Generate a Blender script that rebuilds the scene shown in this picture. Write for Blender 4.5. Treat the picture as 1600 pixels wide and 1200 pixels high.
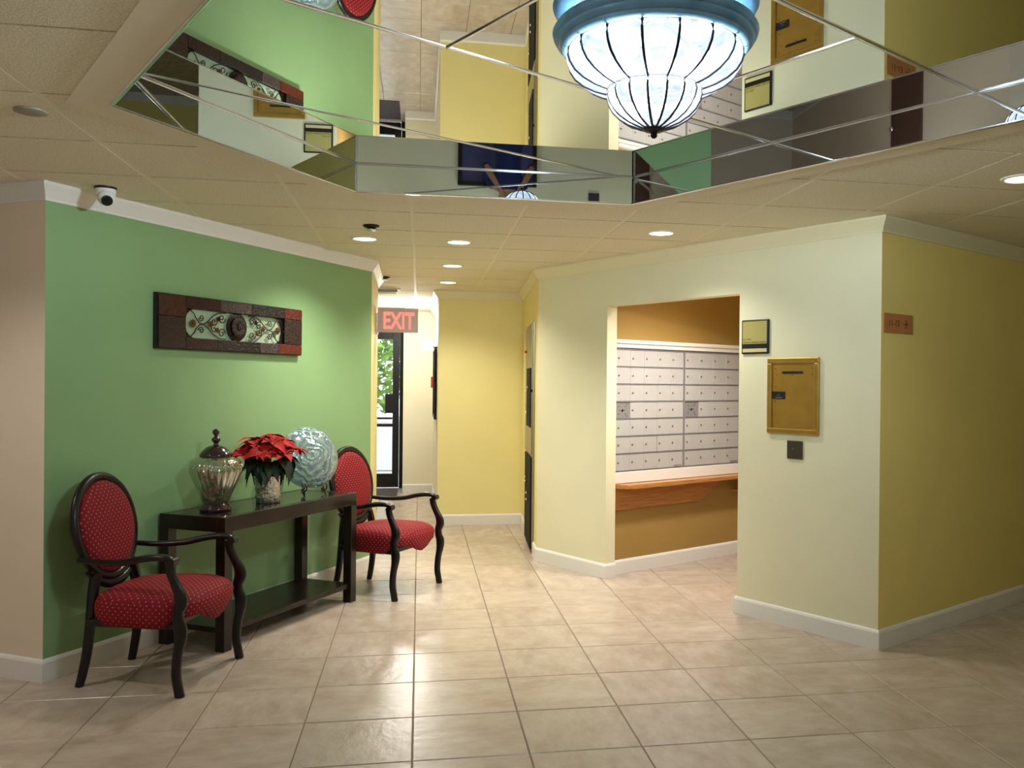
import bpy, bmesh, math, random
from mathutils import Vector, Matrix
R = random.Random(7)
PI = math.pi
for o in list(bpy.data.objects): bpy.data.objects.remove(o)
S = bpy.context.scene
COL = S.collection
C = 2.438            # ceiling height (8 ft)
CAMZ = 1.481

# ------------------------------------------------------------------ camera
def setup_camera():
    yaw, pitch, roll = .1759, -.0043, .0093
    cd = bpy.data.cameras.new('camera')
    cd.sensor_fit = 'HORIZONTAL'; cd.sensor_width = 36.0
    cd.lens = 1381.6 / 1600 * 36.0
    cd.shift_x = -100.9 / 1600; cd.shift_y = 6.3 / 1600
    cd.clip_start = .02; cd.clip_end = 200
    co = bpy.data.objects.new('camera', cd); COL.objects.link(co)
    c, s = math.cos(yaw), math.sin(yaw)
    Rt = Vector((c, -s, 0)); Fw = Vector((s, c, 0)); Up = Vector((0, 0, 1))
    cp, sp = math.cos(pitch), math.sin(pitch)
    f = Fw * cp + Up * sp; u = -Fw * sp + Up * cp; r = Rt
    cr, sr = math.cos(roll), math.sin(roll)
    r2 = r * cr + u * sr
    u2 = -r * sr + u * cr
    m = Matrix((( r2.x, u2.x, -f.x, 0), (r2.y, u2.y, -f.y, 0), (r2.z, u2.z, -f.z, CAMZ), (0, 0, 0, 1)))
    co.matrix_world = m
    S.camera = co
setup_camera()

# ------------------------------------------------------------------ world, exposure, room lamps and added fill lamps
W = bpy.data.worlds.new('world'); S.world = W; W.use_nodes = True
bg = W.node_tree.nodes['Background']; bg.inputs[0].default_value = (.80, .90, 1.0, 1); bg.inputs[1].default_value = 2.2
S.view_settings.view_transform = 'Standard'; S.view_settings.look = 'None'
S.view_settings.gamma = 1.0; S.view_settings.use_curve_mapping = False
S.view_settings.exposure = 0.68
WARM = (1.0, .95, .84); COOL = (.84, .95, 1.0)
# downlights: x, y, watts, colour; entries after the left corridor's are added fill
DOWN = [(-.367, 6.05, 50, WARM), (.255, 6.05, 38, WARM), (.257, 7.275, 40, WARM), (.259, 8.486, 40, WARM),
        (1.49, 5.39, 27, WARM), (2.70, 3.62, 9, WARM), (-2.30, 3.85, 26, (1, .93, .86)), (-1.2, -1.75, 26, (1, .97, .90)),
        (.7, -1.75, 26, (1, .97, .90)), (2.5, -1.75, 20, (1, .97, .90)), (-2.25, .35, 30, (1, .97, .92)), (-3.50, 3.20, 24, (1, .95, .9))]
MAIL_LAMP = (2.25, 6.0, 2.36, 96)
HALL_FILL = (-.10, 10.8, 2.20, 30)  # unseen light added to brighten the exit hall
CHAND = (.69, 2.59); CHAND_W = 540
def area(name, loc, rot, sx, sy, w, col):
    l = bpy.data.lights.new(name, 'AREA'); l.shape = 'RECTANGLE'; l.size = sx; l.size_y = sy; l.energy = w; l.color = col
    o = bpy.data.objects.new(name, l); COL.objects.link(o); o.location = loc; o.rotation_euler = rot; return o
def point(name, loc, w, col, r=.05):
    l = bpy.data.lights.new(name, 'POINT'); l.energy = w; l.color = col; l.shadow_soft_size = r
    o = bpy.data.objects.new(name, l); COL.objects.link(o); o.location = loc; return o
def spot(name, loc, w, col, ang=150, blend=.8, r=.06):
    l = bpy.data.lights.new(name, 'SPOT'); l.energy = w; l.color = col; l.shadow_soft_size = r
    l.spot_size = math.radians(ang); l.spot_blend = blend
    o = bpy.data.objects.new(name, l); COL.objects.link(o); o.location = loc; return o
# daylight through the entrance glazing behind the camera
#area('entrance_daylight', (.9, -2.05, 1.25), (PI/2, 0, 0), 2.6, 2.0, 60, (.86, .93, 1.0))

# ------------------------------------------------------------------ materials
def lin(r, g, b):
    f = lambda c: ((c/255+.055)/1.055)**2.4 if c > 10 else c/255/12.92
    return (f(r), f(g), f(b), 1)
def mat(name, col, rough=.6, metal=0, noise=0, nscale=20, col2=None, bump=0, bscale=60, coat=0, spec=.5, detail=4):
    m = bpy.data.materials.new(name); m.use_nodes = True; nt = m.node_tree; b = nt.nodes['Principled BSDF']
    b.inputs['Base Color'].default_value = col; b.inputs['Roughness'].default_value = rough
    b.inputs['Metallic'].default_value = metal; b.inputs['Specular IOR Level'].default_value = spec
    if coat: b.inputs['Coat Weight'].default_value = coat; b.inputs['Coat Roughness'].default_value = .08
    tc = nt.nodes.new('ShaderNodeTexCoord')
    if noise or col2:
        n = nt.nodes.new('ShaderNodeTexNoise'); n.inputs['Scale'].default_value = nscale; n.inputs['Detail'].default_value = detail
        nt.links.new(tc.outputs['Object'], n.inputs['Vector'])
        mx = nt.nodes.new('ShaderNodeMix'); mx.data_type = 'RGBA'
        c2 = col2 or tuple(c*(1-noise) for c in col[:3])+(1,)
        mx.inputs[6].default_value = col; mx.inputs[7].default_value = c2
        rp = nt.nodes.new('ShaderNodeMapRange'); rp.inputs[1].default_value = .35; rp.inputs[2].default_value = .65
        nt.links.new(n.outputs['Fac'], rp.inputs[0]); nt.links.new(rp.outputs[0], mx.inputs[0])
        nt.links.new(mx.outputs[2], b.inputs['Base Color'])
    if bump:
        n = nt.nodes.new('ShaderNodeTexNoise'); n.inputs['Scale'].default_value = bscale; n.inputs['Detail'].default_value = 5
        nt.links.new(tc.outputs['Object'], n.inputs['Vector'])
        bp = nt.nodes.new('ShaderNodeBump'); bp.inputs['Strength'].default_value = bump; bp.inputs['Distance'].default_value = .01
        nt.links.new(n.outputs['Fac'], bp.inputs['Height']); nt.links.new(bp.outputs[0], b.inputs['Normal'])
    return m
def emit(name, col, st):
    m = bpy.data.materials.new(name); m.use_nodes = True; nt = m.node_tree; nt.nodes.clear()
    e = nt.nodes.new('ShaderNodeEmission'); e.inputs[0].default_value = col; e.inputs[1].default_value = st
    o = nt.nodes.new('ShaderNodeOutputMaterial'); nt.links.new(e.outputs[0], o.inputs[0]); return m
M = {}
M['green'] = mat('green_paint', lin(138, 174, 122), .5, bump=.05, bscale=250, noise=.04, nscale=3)
M['yellow'] = mat('yellow_paint', lin(240, 228, 160), .55, bump=.05, bscale=250, noise=.03, nscale=3)
M['cream'] = mat('cream_paint', lin(232, 228, 196), .55, bump=.05, bscale=250, noise=.03, nscale=3)
M['beige'] = mat('beige_paint', lin(234, 218, 198), .6, bump=.05, bscale=250, noise=.03, nscale=3)
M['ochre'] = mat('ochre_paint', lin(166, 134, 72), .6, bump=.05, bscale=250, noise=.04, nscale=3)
M['amber'] = mat('deep_yellow_paint', lin(242, 222, 138), .55, bump=.05, bscale=250, noise=.03, nscale=3)
M['hallpaint'] = mat('hall_cream_paint', lin(238, 232, 206), .6)
M['trim'] = mat('white_trim_paint', lin(232, 230, 226), .4)
M['crown'] = mat('cream_crown_paint', lin(232, 224, 190), .45)
M['grout'] = mat('grout', lin(120, 104, 88), .9)
M['chrome'] = mat('chrome', lin(220, 225, 230), .12, 1)
M['black'] = mat('black_metal', lin(22, 20, 20), .35, 0)
M['espresso'] = mat('espresso_wood', lin(22, 15, 16), .33, noise=.4, nscale=12, coat=.12, spec=.35)
M['espresso2'] = mat('espresso_table_wood', lin(36, 24, 20), .3, noise=.35, nscale=10, coat=.2, spec=.4)
def floor_tile_mat():
    m = bpy.data.materials.new('porcelain_tile'); m.use_nodes = True; nt = m.node_tree; b = nt.nodes['Principled BSDF']
    tc = nt.nodes.new('ShaderNodeTexCoord'); oi = nt.nodes.new('ShaderNodeObjectInfo')
    ad = nt.nodes.new('ShaderNodeVectorMath'); ad.operation = 'ADD'
    mu = nt.nodes.new('ShaderNodeVectorMath'); mu.operation = 'SCALE'; mu.inputs[3].default_value = 1.0
    cmb = nt.nodes.new('ShaderNodeCombineXYZ')
    mm = nt.nodes.new('ShaderNodeMath'); mm.operation = 'MULTIPLY'; mm.inputs[1].default_value = 37.0
    nt.links.new(oi.outputs['Random'], mm.inputs[0]); nt.links.new(mm.outputs[0], cmb.inputs[2])
    nt.links.new(tc.outputs['Object'], ad.inputs[0]); nt.links.new(cmb.outputs[0], ad.inputs[1])
    mp = nt.nodes.new('ShaderNodeMapping'); mp.inputs['Scale'].default_value = (1, 1.8, 1)
    nt.links.new(ad.outputs[0], mp.inputs[0])
    n1 = nt.nodes.new('ShaderNodeTexNoise'); n1.inputs['Scale'].default_value = 5; n1.inputs['Detail'].default_value = 8; n1.inputs['Roughness'].default_value = .65
    nt.links.new(mp.outputs[0], n1.inputs['Vector'])
    cr = nt.nodes.new('ShaderNodeValToRGB'); e = cr.color_ramp.elements
    e[0].position = .3; e[0].color = lin(176, 157, 138); e[1].position = .7; e[1].color = lin(200, 186, 172)
    x = e.new(.5); x.color = lin(189, 172, 156)
    nt.links.new(n1.outputs['Fac'], cr.inputs[0])
    hs = nt.nodes.new('ShaderNodeHueSaturation')
    mr = nt.nodes.new('ShaderNodeMapRange'); mr.inputs[3].default_value = .95; mr.inputs[4].default_value = 1.04
    nt.links.new(oi.outputs['Random'], mr.inputs[0]); nt.links.new(mr.outputs[0], hs.inputs['Value'])
    nt.links.new(cr.outputs[0], hs.inputs['Color']); nt.links.new(hs.outputs[0], b.inputs['Base Color'])
    b.inputs['Roughness'].default_value = .27; b.inputs['Specular IOR Level'].default_value = .5
    n2 = nt.nodes.new('ShaderNodeTexNoise'); n2.inputs['Scale'].default_value = 14; n2.inputs['Detail'].default_value = 6
    nt.links.new(mp.outputs[0], n2.inputs['Vector'])
    bp = nt.nodes.new('ShaderNodeBump'); bp.inputs['Strength'].default_value = .16; bp.inputs['Distance'].default_value = .012
    nt.links.new(n2.outputs['Fac'], bp.inputs['Height']); nt.links.new(bp.outputs[0], b.inputs['Normal'])
    return m
M['tile'] = floor_tile_mat()
M['ctile'] = mat('ceiling_tile_fibre', lin(246, 240, 216), .9, col2=lin(222, 214, 188), nscale=120, bump=.35, bscale=180, detail=3)
M['tgap'] = mat('gap_shade_bar', lin(128, 112, 84), .8)  # shade in the ceiling tile joints, put into the bar colour
M['tbar'] = mat('grid_bar_paint', lin(240, 234, 212), .6)
M['border'] = mat('ceiling_border_paint', lin(234, 226, 204), .7)
M['mirror'] = mat('mirror_glass', lin(225, 232, 235), .0, 1)
M['brass'] = mat('brushed_brass', lin(196, 158, 80), .38, .75, noise=.12, nscale=8)
M['brassp'] = mat('brass_panel', lin(178, 138, 58), .48, .5, noise=.12, nscale=10)
M['alu'] = mat('mailbox_aluminium', lin(194, 194, 194), .45, .2, noise=.05, nscale=6)
M['alud'] = mat('aluminium_frame', lin(168, 168, 172), .4, .5)
M['white'] = mat('white_plastic', lin(235, 235, 235), .4)
M['dark'] = mat('dark_plastic', lin(26, 26, 24), .4)
M['glass'] = mat('clear_glass', (1, 1, 1, 1), .02)
def glass(name, col, rough=.02, ior=1.45, bump=None):
    m = bpy.data.materials.new(name); m.use_nodes = True; b = m.node_tree.nodes['Principled BSDF']
    b.inputs['Base Color'].default_value = col; b.inputs['Roughness'].default_value = rough
    b.inputs['Transmission Weight'].default_value = 1; b.inputs['IOR'].default_value = ior; return m
def thin(name, tint, gl=.1, rough=.03, gcol=(1, 1, 1, 1)):
    m = bpy.data.materials.new(name); m.use_nodes = True; nt = m.node_tree; nt.nodes.clear()
    t = nt.nodes.new('ShaderNodeBsdfTransparent'); t.inputs[0].default_value = tint
    g = nt.nodes.new('ShaderNodeBsdfGlossy'); g.inputs['Roughness'].default_value = rough; g.inputs['Color'].default_value = gcol
    mx = nt.nodes.new('ShaderNodeMixShader'); mx.inputs[0].default_value = gl
    lw = nt.nodes.new('ShaderNodeLayerWeight'); lw.inputs[0].default_value = .25
    mr = nt.nodes.new('ShaderNodeMapRange'); mr.inputs[3].default_value = gl; mr.inputs[4].default_value = min(1, gl+.5)
    nt.links.new(lw.outputs['Facing'], mr.inputs[0]); nt.links.new(mr.outputs[0], mx.inputs[0])
    o = nt.nodes.new('ShaderNodeOutputMaterial')
    nt.links.new(t.outputs[0], mx.inputs[1]); nt.links.new(g.outputs[0], mx.inputs[2]); nt.links.new(mx.outputs[0], o.inputs[0])
    return m
M['pane'] = thin('window_pane', (.97, .99, 1, 1), .05)

# ------------------------------------------------------------------ mesh helpers
class MB:
    def __init__(s): s.bm = bmesh.new(); s.uv = None
    def box(s, x0, x1, y0, y1, z0, z1, bev=0, seg=2):
        b = bmesh.new()
        vs = [b.verts.new((x, y, z)) for z in (z0, z1) for y in (y0, y1) for x in (x0, x1)]
        for f in ((0, 2, 3, 1), (4, 5, 7, 6), (0, 1, 5, 4), (2, 6, 7, 3), (0, 4, 6, 2), (1, 3, 7, 5)): b.faces.new([vs[i] for i in f])
        if bev: bmesh.ops.bevel(b, geom=b.edges[:], offset=bev, segments=seg, profile=.5, affect='EDGES')
        s.merge(b); return s
    def merge(s, b, mtx=None):
        if mtx is not None: bmesh.ops.transform(b, matrix=mtx, verts=b.verts[:])
        mp = {}
        for v in b.verts: mp[v] = s.bm.verts.new(v.co)
        for f in b.faces:
            try: s.bm.faces.new([mp[v] for v in f.verts])
            except ValueError: pass
        b.free()
    def prism(s, poly, z0, z1):
        n = len(poly)
        lo = [s.bm.verts.new((x, y, z0)) for x, y in poly]; hi = [s.bm.verts.new((x, y, z1)) for x, y in poly]
        s.bm.faces.new(lo[::-1]); s.bm.faces.new(hi)
        for i in range(n): s.bm.faces.new((lo[i], lo[(i+1) % n], hi[(i+1) % n], hi[i]))
        return s
    def lathe(s, prof, seg=32, cx=0, cy=0, flute=None, close=True):
        rings = []
        for r, z in prof:
            ring = []
            for k in range(seg):
                a = 2*PI*k/seg; rr = r*(1+(flute(a, z) if flute else 0))
                ring.append(s.bm.verts.new((cx+rr*math.cos(a), cy+rr*math.sin(a), z)))
            rings.append(ring)
        for a, b in zip(rings, rings[1:]):
            for k in range(seg): s.bm.faces.new((a[k], a[(k+1) % seg], b[(k+1) % seg], b[k]))
        if close: s.bm.faces.new(rings[0][::-1]); s.bm.faces.new(rings[-1])
        return s
    def sweep(s, pts, sizes, seg=8, up=(0, 0, 1), sq=0, closed=False):
        # swept section; sizes (w,h) half extents; sq 0 round .. 1 square
        pts = [Vector(p) for p in pts]; n = len(pts); rings = []
        if not isinstance(sizes, list): sizes = [sizes]*n
        upv = Vector(up)
        for i, p in enumerate(pts):
            if closed: t = pts[(i+1) % n]-pts[i-1]
            else: t = pts[min(i+1, n-1)]-pts[max(i-1, 0)]
            t.normalize(); sd = t.cross(upv)
            if sd.length < 1e-4: sd = t.cross(Vector((1, 0, 0)))
            sd.normalize(); u2 = sd.cross(t).normalized()
            sz = sizes[i]; w, h = (sz, sz) if not isinstance(sz, tuple) else sz
            ring = []
            for k in range(seg):
                a = 2*PI*(k+.5)/seg; ca, sa = math.cos(a), math.sin(a)
                e = 1-.62*sq
                x = math.copysign(abs(ca)**e, ca)*w; y = math.copysign(abs(sa)**e, sa)*h
                ring.append(s.bm.verts.new(p+sd*x+u2*y))
            rings.append(ring)
        m = n if closed else n-1
        for i in range(m):
            a, b = rings[i], rings[(i+1) % n]
            for k in range(seg): s.bm.faces.new((a[k], a[(k+1) % seg], b[(k+1) % seg], b[k]))
        if not closed: s.bm.faces.new(rings[0][::-1]); s.bm.faces.new(rings[-1])
        return s
    def sphere(s, c, r, sx=1, sy=1, sz=1, u=16, v=10):
        b = bmesh.new(); bmesh.ops.create_uvsphere(b, u_segments=u, v_segments=v, radius=r)
        s.merge(b, Matrix.Translation(Vector(c)) @ Matrix.Diagonal((sx, sy, sz, 1))); return s
    def cyl(s, p0, p1, r, seg=16, r2=None):
        return s.sweep([p0, p1], [(r, r), (r2 or r, r2 or r)], seg)
    def mesh(s, name, smooth=0):
        bmesh.ops.recalc_face_normals(s.bm, faces=s.bm.faces[:])
        me = bpy.data.meshes.new(name); s.bm.to_mesh(me); s.bm.free()
        if smooth:
            me.polygons.foreach_set('use_smooth', [True]*len(me.polygons))
            if hasattr(me, 'set_sharp_from_angle'): me.set_sharp_from_angle(angle=math.radians(smooth))
        return me
def obj(name, mb, m, parent=None, smooth=0):
    me = mb.mesh(name, smooth) if isinstance(mb, MB) else mb
    if m is not None and not me.materials: me.materials.append(M[m] if isinstance(m, str) else m)
    o = bpy.data.objects.new(name, me); COL.objects.link(o)
    if parent: o.parent = parent
    return o
def tag(o, label, cat, group=None):
    o['label'] = label; o['category'] = cat
    if group: o['group'] = group
    return o
def thing(name, label, cat, loc, rz=0, group=None):
    o = bpy.data.objects.new(name, None); COL.objects.link(o); o.empty_display_size = .1
    o.location = loc; o.rotation_euler = (0, 0, rz); return tag(o, label, cat, group)
def struct(o): o['kind'] = 'structure'; return o
def inpoly(p, poly):
    x, y = p; c = False; n = len(poly)
    for i in range(n):
        x1, y1 = poly[i]; x2, y2 = poly[(i+1) % n]
        if (y1 > y) != (y2 > y) and x < (x2-x1)*(y-y1)/(y2-y1)+x1: c = not c
    return c
def clip(poly, nx, ny, d):     # keep nx*x+ny*y <= d
    out = []; n = len(poly)
    for i in range(n):
        a, b = poly[i], poly[(i+1) % n]
        da = nx*a[0]+ny*a[1]-d; db = nx*b[0]+ny*b[1]-d
        if da <= 0: out.append(a)
        if (da < 0 < db) or (db < 0 < da):
            t = da/(da-db); out.append((a[0]+t*(b[0]-a[0]), a[1]+t*(b[1]-a[1])))
    return out
def parea(p): return .5*sum(p[i][0]*p[(i+1) % len(p)][1]-p[(i+1) % len(p)][0]*p[i][1] for i in range(len(p)))
def crossings(p, q, poly):
    ts = []; n = len(poly); dx, dy = q[0]-p[0], q[1]-p[1]
    for i in range(n):
        a, b = poly[i], poly[(i+1) % n]; ex, ey = b[0]-a[0], b[1]-a[1]; den = dx*ey-dy*ex
        if abs(den) < 1e-9: continue
        t = ((a[0]-p[0])*ey-(a[1]-p[1])*ex)/den; u = ((a[0]-p[0])*dy-(a[1]-p[1])*dx)/den
        if 0 <= t <= 1 and 0 <= u <= 1: ts.append(t)
    return ts
def unit(a): l = math.hypot(*a); return (a[0]/l, a[1]/l)
def text(body, size, name, m, parent, loc, rot=(PI/2, 0, 0), depth=.001, align='LEFT', sx=1, bold=0):
    cu = bpy.data.curves.new(name, 'FONT'); cu.body = body; cu.size = size; cu.extrude = depth; cu.align_x = align; cu.offset = bold
    t = bpy.data.objects.new(name, cu); COL.objects.link(t)
    bpy.context.view_layer.update()
    me = bpy.data.meshes.new_from_object(t.evaluated_get(bpy.context.evaluated_depsgraph_get()))
    bpy.data.objects.remove(t)
    o = bpy.data.objects.new(name, me); COL.objects.link(o); me.materials.clear(); me.materials.append(M[m] if isinstance(m, str) else m)
    o.parent = parent; o.location = loc; o.rotation_euler = rot; o.scale = (sx, 1, 1); return o

# ------------------------------------------------------------------ plan of the lobby
q3 = math.sqrt(3)/2
G0 = (-1.80, 4.70); GE = (-.377, 7.164)
M0 = (.975, 7.34); MD = (.5, -q3); ND = (q3, .5)
P1 = (M0[0]+.86*.5, M0[1]-.86*q3)
Q1 = (M0[0]+2.145*.5, M0[1]-2.145*q3); Q2 = (M0[0]+3.162*.5, M0[1]-3.162*q3)
P3 = (P1[0]+.1*q3-.057*.5, P1[1]+.05+.057*q3)
P4 = (P3[0]+2.6*q3, P3[1]+1.3)
Q0 = (Q1[0]+2.7*q3, Q1[1]+1.35)
RE = (Q2[0]+5.0*q3, Q2[1]+2.5); RF = (RE[0]+1.25, RE[1]-2.5*q3)
L5 = (G0[0]-4*q3, G0[1]+2.0); L6 = (L5[0]-1.25, L5[1]-2.5*q3)
H1 = (-.385, 8.40); H2 = (-3.0, 8.40); V1 = (-3.0, 12.65); V2 = (-1.2, 12.65); V3 = (-.215, 12.65)
V4 = (-.215, 12.15); V5 = (.19, 12.15); V6 = (.19, 9.30); V7 = (1.075, 9.30)
RG = (3.8, 2.45); F1 = (3.8, -2.2); F2 = (-2.7, -2.2); L7 = (-2.7, 2.335)
ROOM = [L5, G0, GE, H1, H2, V1, V3, V4, V5, V6, V7, M0, P1, P3, P4, Q0, Q1, Q2, RE, RF, RG, F1, F2, L7, L6]
# chains of wall runs, room on the right-hand side: (points, names, materials)
CH = [
 ([L5, G0, GE, H1, H2, V1, V2], ['wall_left_corridor', 'wall_left', 'wall_left_end', 'wall_hall_south', 'wall_hall_west', 'wall_hall_north'],
  ['beige', 'green', 'yellow', 'hallpaint', 'hallpaint', 'hallpaint']),
 ([V3, V4, V5, V6, V7, M0, P1], ['wall_door_side', 'wall_back_left', 'wall_hall_east', 'wall_back', 'wall_cabinet_side', 'wall_mail_left'],
  ['hallpaint', 'hallpaint', 'hallpaint', 'yellow', 'yellow', 'cream']),
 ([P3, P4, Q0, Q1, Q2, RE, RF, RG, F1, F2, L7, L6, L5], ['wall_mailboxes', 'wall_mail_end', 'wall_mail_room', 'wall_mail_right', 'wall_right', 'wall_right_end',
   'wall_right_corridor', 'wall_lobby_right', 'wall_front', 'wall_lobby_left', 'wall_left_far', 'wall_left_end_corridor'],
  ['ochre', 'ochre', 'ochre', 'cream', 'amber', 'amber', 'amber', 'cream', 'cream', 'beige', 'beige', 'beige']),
]
def offs(pts, d):      # offset to the LEFT of travel (outside) by d with mitres
    n = len(pts); out = []
    for i in range(n):
        ds = []
        if i > 0: ds.append(unit((pts[i][0]-pts[i-1][0], pts[i][1]-pts[i-1][1])))
        if i < n-1: ds.append(unit((pts[i+1][0]-pts[i][0], pts[i+1][1]-pts[i][1])))
        ns = [(-a[1], a[0]) for a in ds]
        if len(ns) == 1: nx, ny = ns[0]; k = d
        else:
            nx, ny = ns[0][0]+ns[1][0], ns[0][1]+ns[1][1]; l2 = (nx*nx+ny*ny)/2; k = d/max(l2, .15)
        out.append((pts[i][0]+nx*k, pts[i][1]+ny*k))
    return out
T = .1
for pts, names, mats in CH:
    o2 = offs(pts, T)
    for i in range(len(pts)-1):
        struct(obj(names[i], MB().prism([pts[i], o2[i], o2[i+1], pts[i+1]], 0, C), mats[i]))
# header over the mail room opening, header over the exit door
hdr = [P1, (P1[0]+.1*q3, P1[1]+.05), (Q1[0]+.1*q3, Q1[1]+.05), Q1]
struct(obj('wall_mail_header', MB().prism(hdr, 2.08, C), 'cream'))
struct(obj('wall_door_header', MB().prism([V2, (V2[0], 12.75), (V3[0], 12.75), V3], 2.30, C), 'hallpaint'))

# skirting and crown profiles swept along runs of wall (offset into the room, z)
def runs(pts, prof, names, mname, closed_ends=True):
    rings = [offs(pts, -p) for p, z in prof]
    for i in range(len(pts)-1):
        b = MB(); n = len(prof)
        A = [b.bm.verts.new((rings[k][i][0], rings[k][i][1], prof[k][1])) for k in range(n)]
        B = [b.bm.verts.new((rings[k][i+1][0], rings[k][i+1][1], prof[k][1])) for k in range(n)]
        for k in range(n): b.bm.faces.new((A[k], A[(k+1) % n], B[(k+1) % n], B[k]))
        b.bm.faces.new(A[::-1]); b.bm.faces.new(B)
        struct(obj(names[i], b, mname))
BP = [(.0, .0), (.016, .0), (.016, .095), (.011, .106), (.004, .112), (0, .112)]
side_end = (.984, 7.50)
def lerp(a, b, t): return (a[0]+(b[0]-a[0])*t, a[1]+(b[1]-a[1])*t)
CAB0 = lerp(V7, M0, (9.30-8.42)/1.96); CAB1 = lerp(V7, M0, (9.30-7.62)/1.96)
runs([L5, G0, GE, H1, H2, V1, V2], BP, ['baseboard_left_corridor', 'baseboard_left', 'baseboard_left_end', 'baseboard_hall_south', 'baseboard_hall_west', 'baseboard_hall_north'], 'trim')
runs([V4, V5, V6, V7, CAB0], BP, ['baseboard_back_left', 'baseboard_hall_east', 'baseboard_back', 'baseboard_cabinet_side'], 'trim')
runs([CAB1, M0, P1, (P1[0]+.1*q3, P1[1]+.05)], BP, ['baseboard_pillar_side', 'baseboard_mail_left', 'baseboard_jamb_left'], 'trim')
runs([P3, P4, Q0, Q1, Q2, RE, RF, RG, F1, F2, L7, L6, L5], BP, ['baseboard_mailboxes', 'baseboard_mail_end', 'baseboard_mail_room', 'baseboard_mail_right', 'baseboard_right', 'baseboard_right_end',
   'baseboard_right_corridor', 'baseboard_lobby_right', 'baseboard_front', 'baseboard_lobby_left', 'baseboard_left_far', 'baseboard_left_end_corridor'], 'trim')
CPF = [(0, C), (.0, C-.085), (.008, C-.085), (.012, C-.072), (.020, C-.060), (.034, C-.040), (.048, C-.022), (.054, C-.014), (.054, C)]
runs([L5, G0, GE, H1], CPF, ['trim_1', 'trim_2', 'trim_3'], 'trim')
runs([V5, V6, V7, M0, P1], CPF, ['trim_4', 'trim_5', 'trim_6', 'trim_7'], 'crown')
runs([P1, Q1, Q2, RE], CPF, ['trim_8', 'trim_9', 'trim_10'], 'crown')

# ------------------------------------------------------------------ floor
fl = struct(obj('floor', MB().box(-7.2, 9.0, -2.6, 12.9, -.12, -.0035), 'grout'))
TS = .4637; TX = -.016; TY = 3.975
def vis(x, y):
    yaw = .1759; d = x*math.sin(yaw)+y*math.cos(yaw); r = x*math.cos(yaw)-y*math.sin(yaw)
    if d < .5: return None
    u = 900.9+1381.6*r/d; v = 606.3+1381.6*CAMZ/d
    return (u, v, d) if -120 < u < 1720 and v < 1330 else None
cells = []
for i in range(-16, 20):
    for j in range(-14, 20):
        x = TX+(i+.5)*TS; y = TY+(j+.5)*TS
        near = any(inpoly((x+a*TS*.5, y+b*TS*.5), ROOM) for a in (-1, 0, 1) for b in (-1, 0, 1))
        if near: cells.append((x, y, vis(x, y)))
tb = MB(); h = TS/2-.0022
tb.box(-h, h, -h, h, -.010, 0)
tm = tb.bm
top = [e for e in tm.edges if all(abs(v.co.z) < 1e-6 for v in e.verts)]
bmesh.ops.bevel(tm, geom=top, offset=.003, segments=1, affect='EDGES')
tme = tb.mesh('tile'); tme.materials.append(M['tile'])
inview = sorted([c for c in cells if c[2]], key=lambda c: c[2][2])
single = inview[:300]; rest = inview[300:]+[c for c in cells if not c[2]]
for x, y, v in single:
    o = bpy.data.objects.new('tile', tme); COL.objects.link(o); o.parent = fl
    o.location = (x, y, R.uniform(-.0006, 0)); o.rotation_euler = (R.uniform(-.0022, .0022), R.uniform(-.0022, .0022), R.choice((0, PI/2, PI, -PI/2)) + R.uniform(-.001, .001))
b = MB()
for x, y, v in rest: b.box(x-h, x+h, y-h, y+h, -.010, -.0003)
o = obj('tile_field', b, 'tile', fl); o['kind'] = 'stuff'

# ------------------------------------------------------------------ ceiling: mirrored tray outline and lay-in tiles
HEX = [(-1.06, 3.31), (-.324, 4.555), (1.095, 4.565), (2.44, 2.25), (1.70, .90), (.26, .92)]   # clockwise
HEXB = offs(HEX+[HEX[0]], .13); _a = offs([HEX[-1], HEX[0], HEX[1]], .13)[1]; HEXB = [_a]+HEXB[1:6]
ce = struct(obj('ceiling', MB().box(-7.2, 9.0, -2.6, 12.9, 2.64, 2.74), 'border'))
GX = -.0494; GY = 5.065; GS = .6106
def sub(poly, hole):
    if parea(hole) < 0: hole = hole[::-1]
    out = []; rem = poly
    for i in range(len(hole)):
        a, b = hole[i], hole[(i+1) % len(hole)]
        nx, ny = b[1]-a[1], a[0]-b[0]; d = nx*a[0]+ny*a[1]
        o = clip(rem, -nx, -ny, -d)
        if len(o) > 2 and abs(parea(o)) > 1e-4: out.append(o)
        rem = clip(rem, nx, ny, d)
        if len(rem) < 3 or abs(parea(rem)) < 1e-5: break
    return out
ctm = {}
for i in range(-11, 15):
    for j in range(-13, 14):
        x = GX+(i+.5)*GS; y = GY+(j+.5)*GS; hx = GS/2-.0115; hy = GS/2-.0065
        if not any(inpoly((x+a*GS*.5, y+b_*GS*.5), ROOM) for a in (-1, 0, 1) for b_ in (-1, 0, 1)): continue
        rect = [(-hx, -hy), (hx, -hy), (hx, hy), (-hx, hy)]
        cutp = sub([(x+a, y+b_) for a, b_ in rect], HEXB)
        tot = sum(abs(parea(p)) for p in cutp)
        if tot < .002: continue
        if tot > 4*hx*hy-1e-4:
            if 'full' not in ctm:
                ctm['full'] = MB().prism(rect, 0, .018).mesh('ceiling_tile'); ctm['full'].materials.append(M['ctile'])
            o = bpy.data.objects.new('ceiling_tile', ctm['full']); COL.objects.link(o); o.parent = ce
        else:
            b = MB()
            for p in cutp: b.prism([(px-x, py-y) for px, py in p], 0, .018)
            o = obj('ceiling_tile', b, 'ctile', ce)
        o.location = (x, y, C+R.uniform(.0002, .0008))
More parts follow.
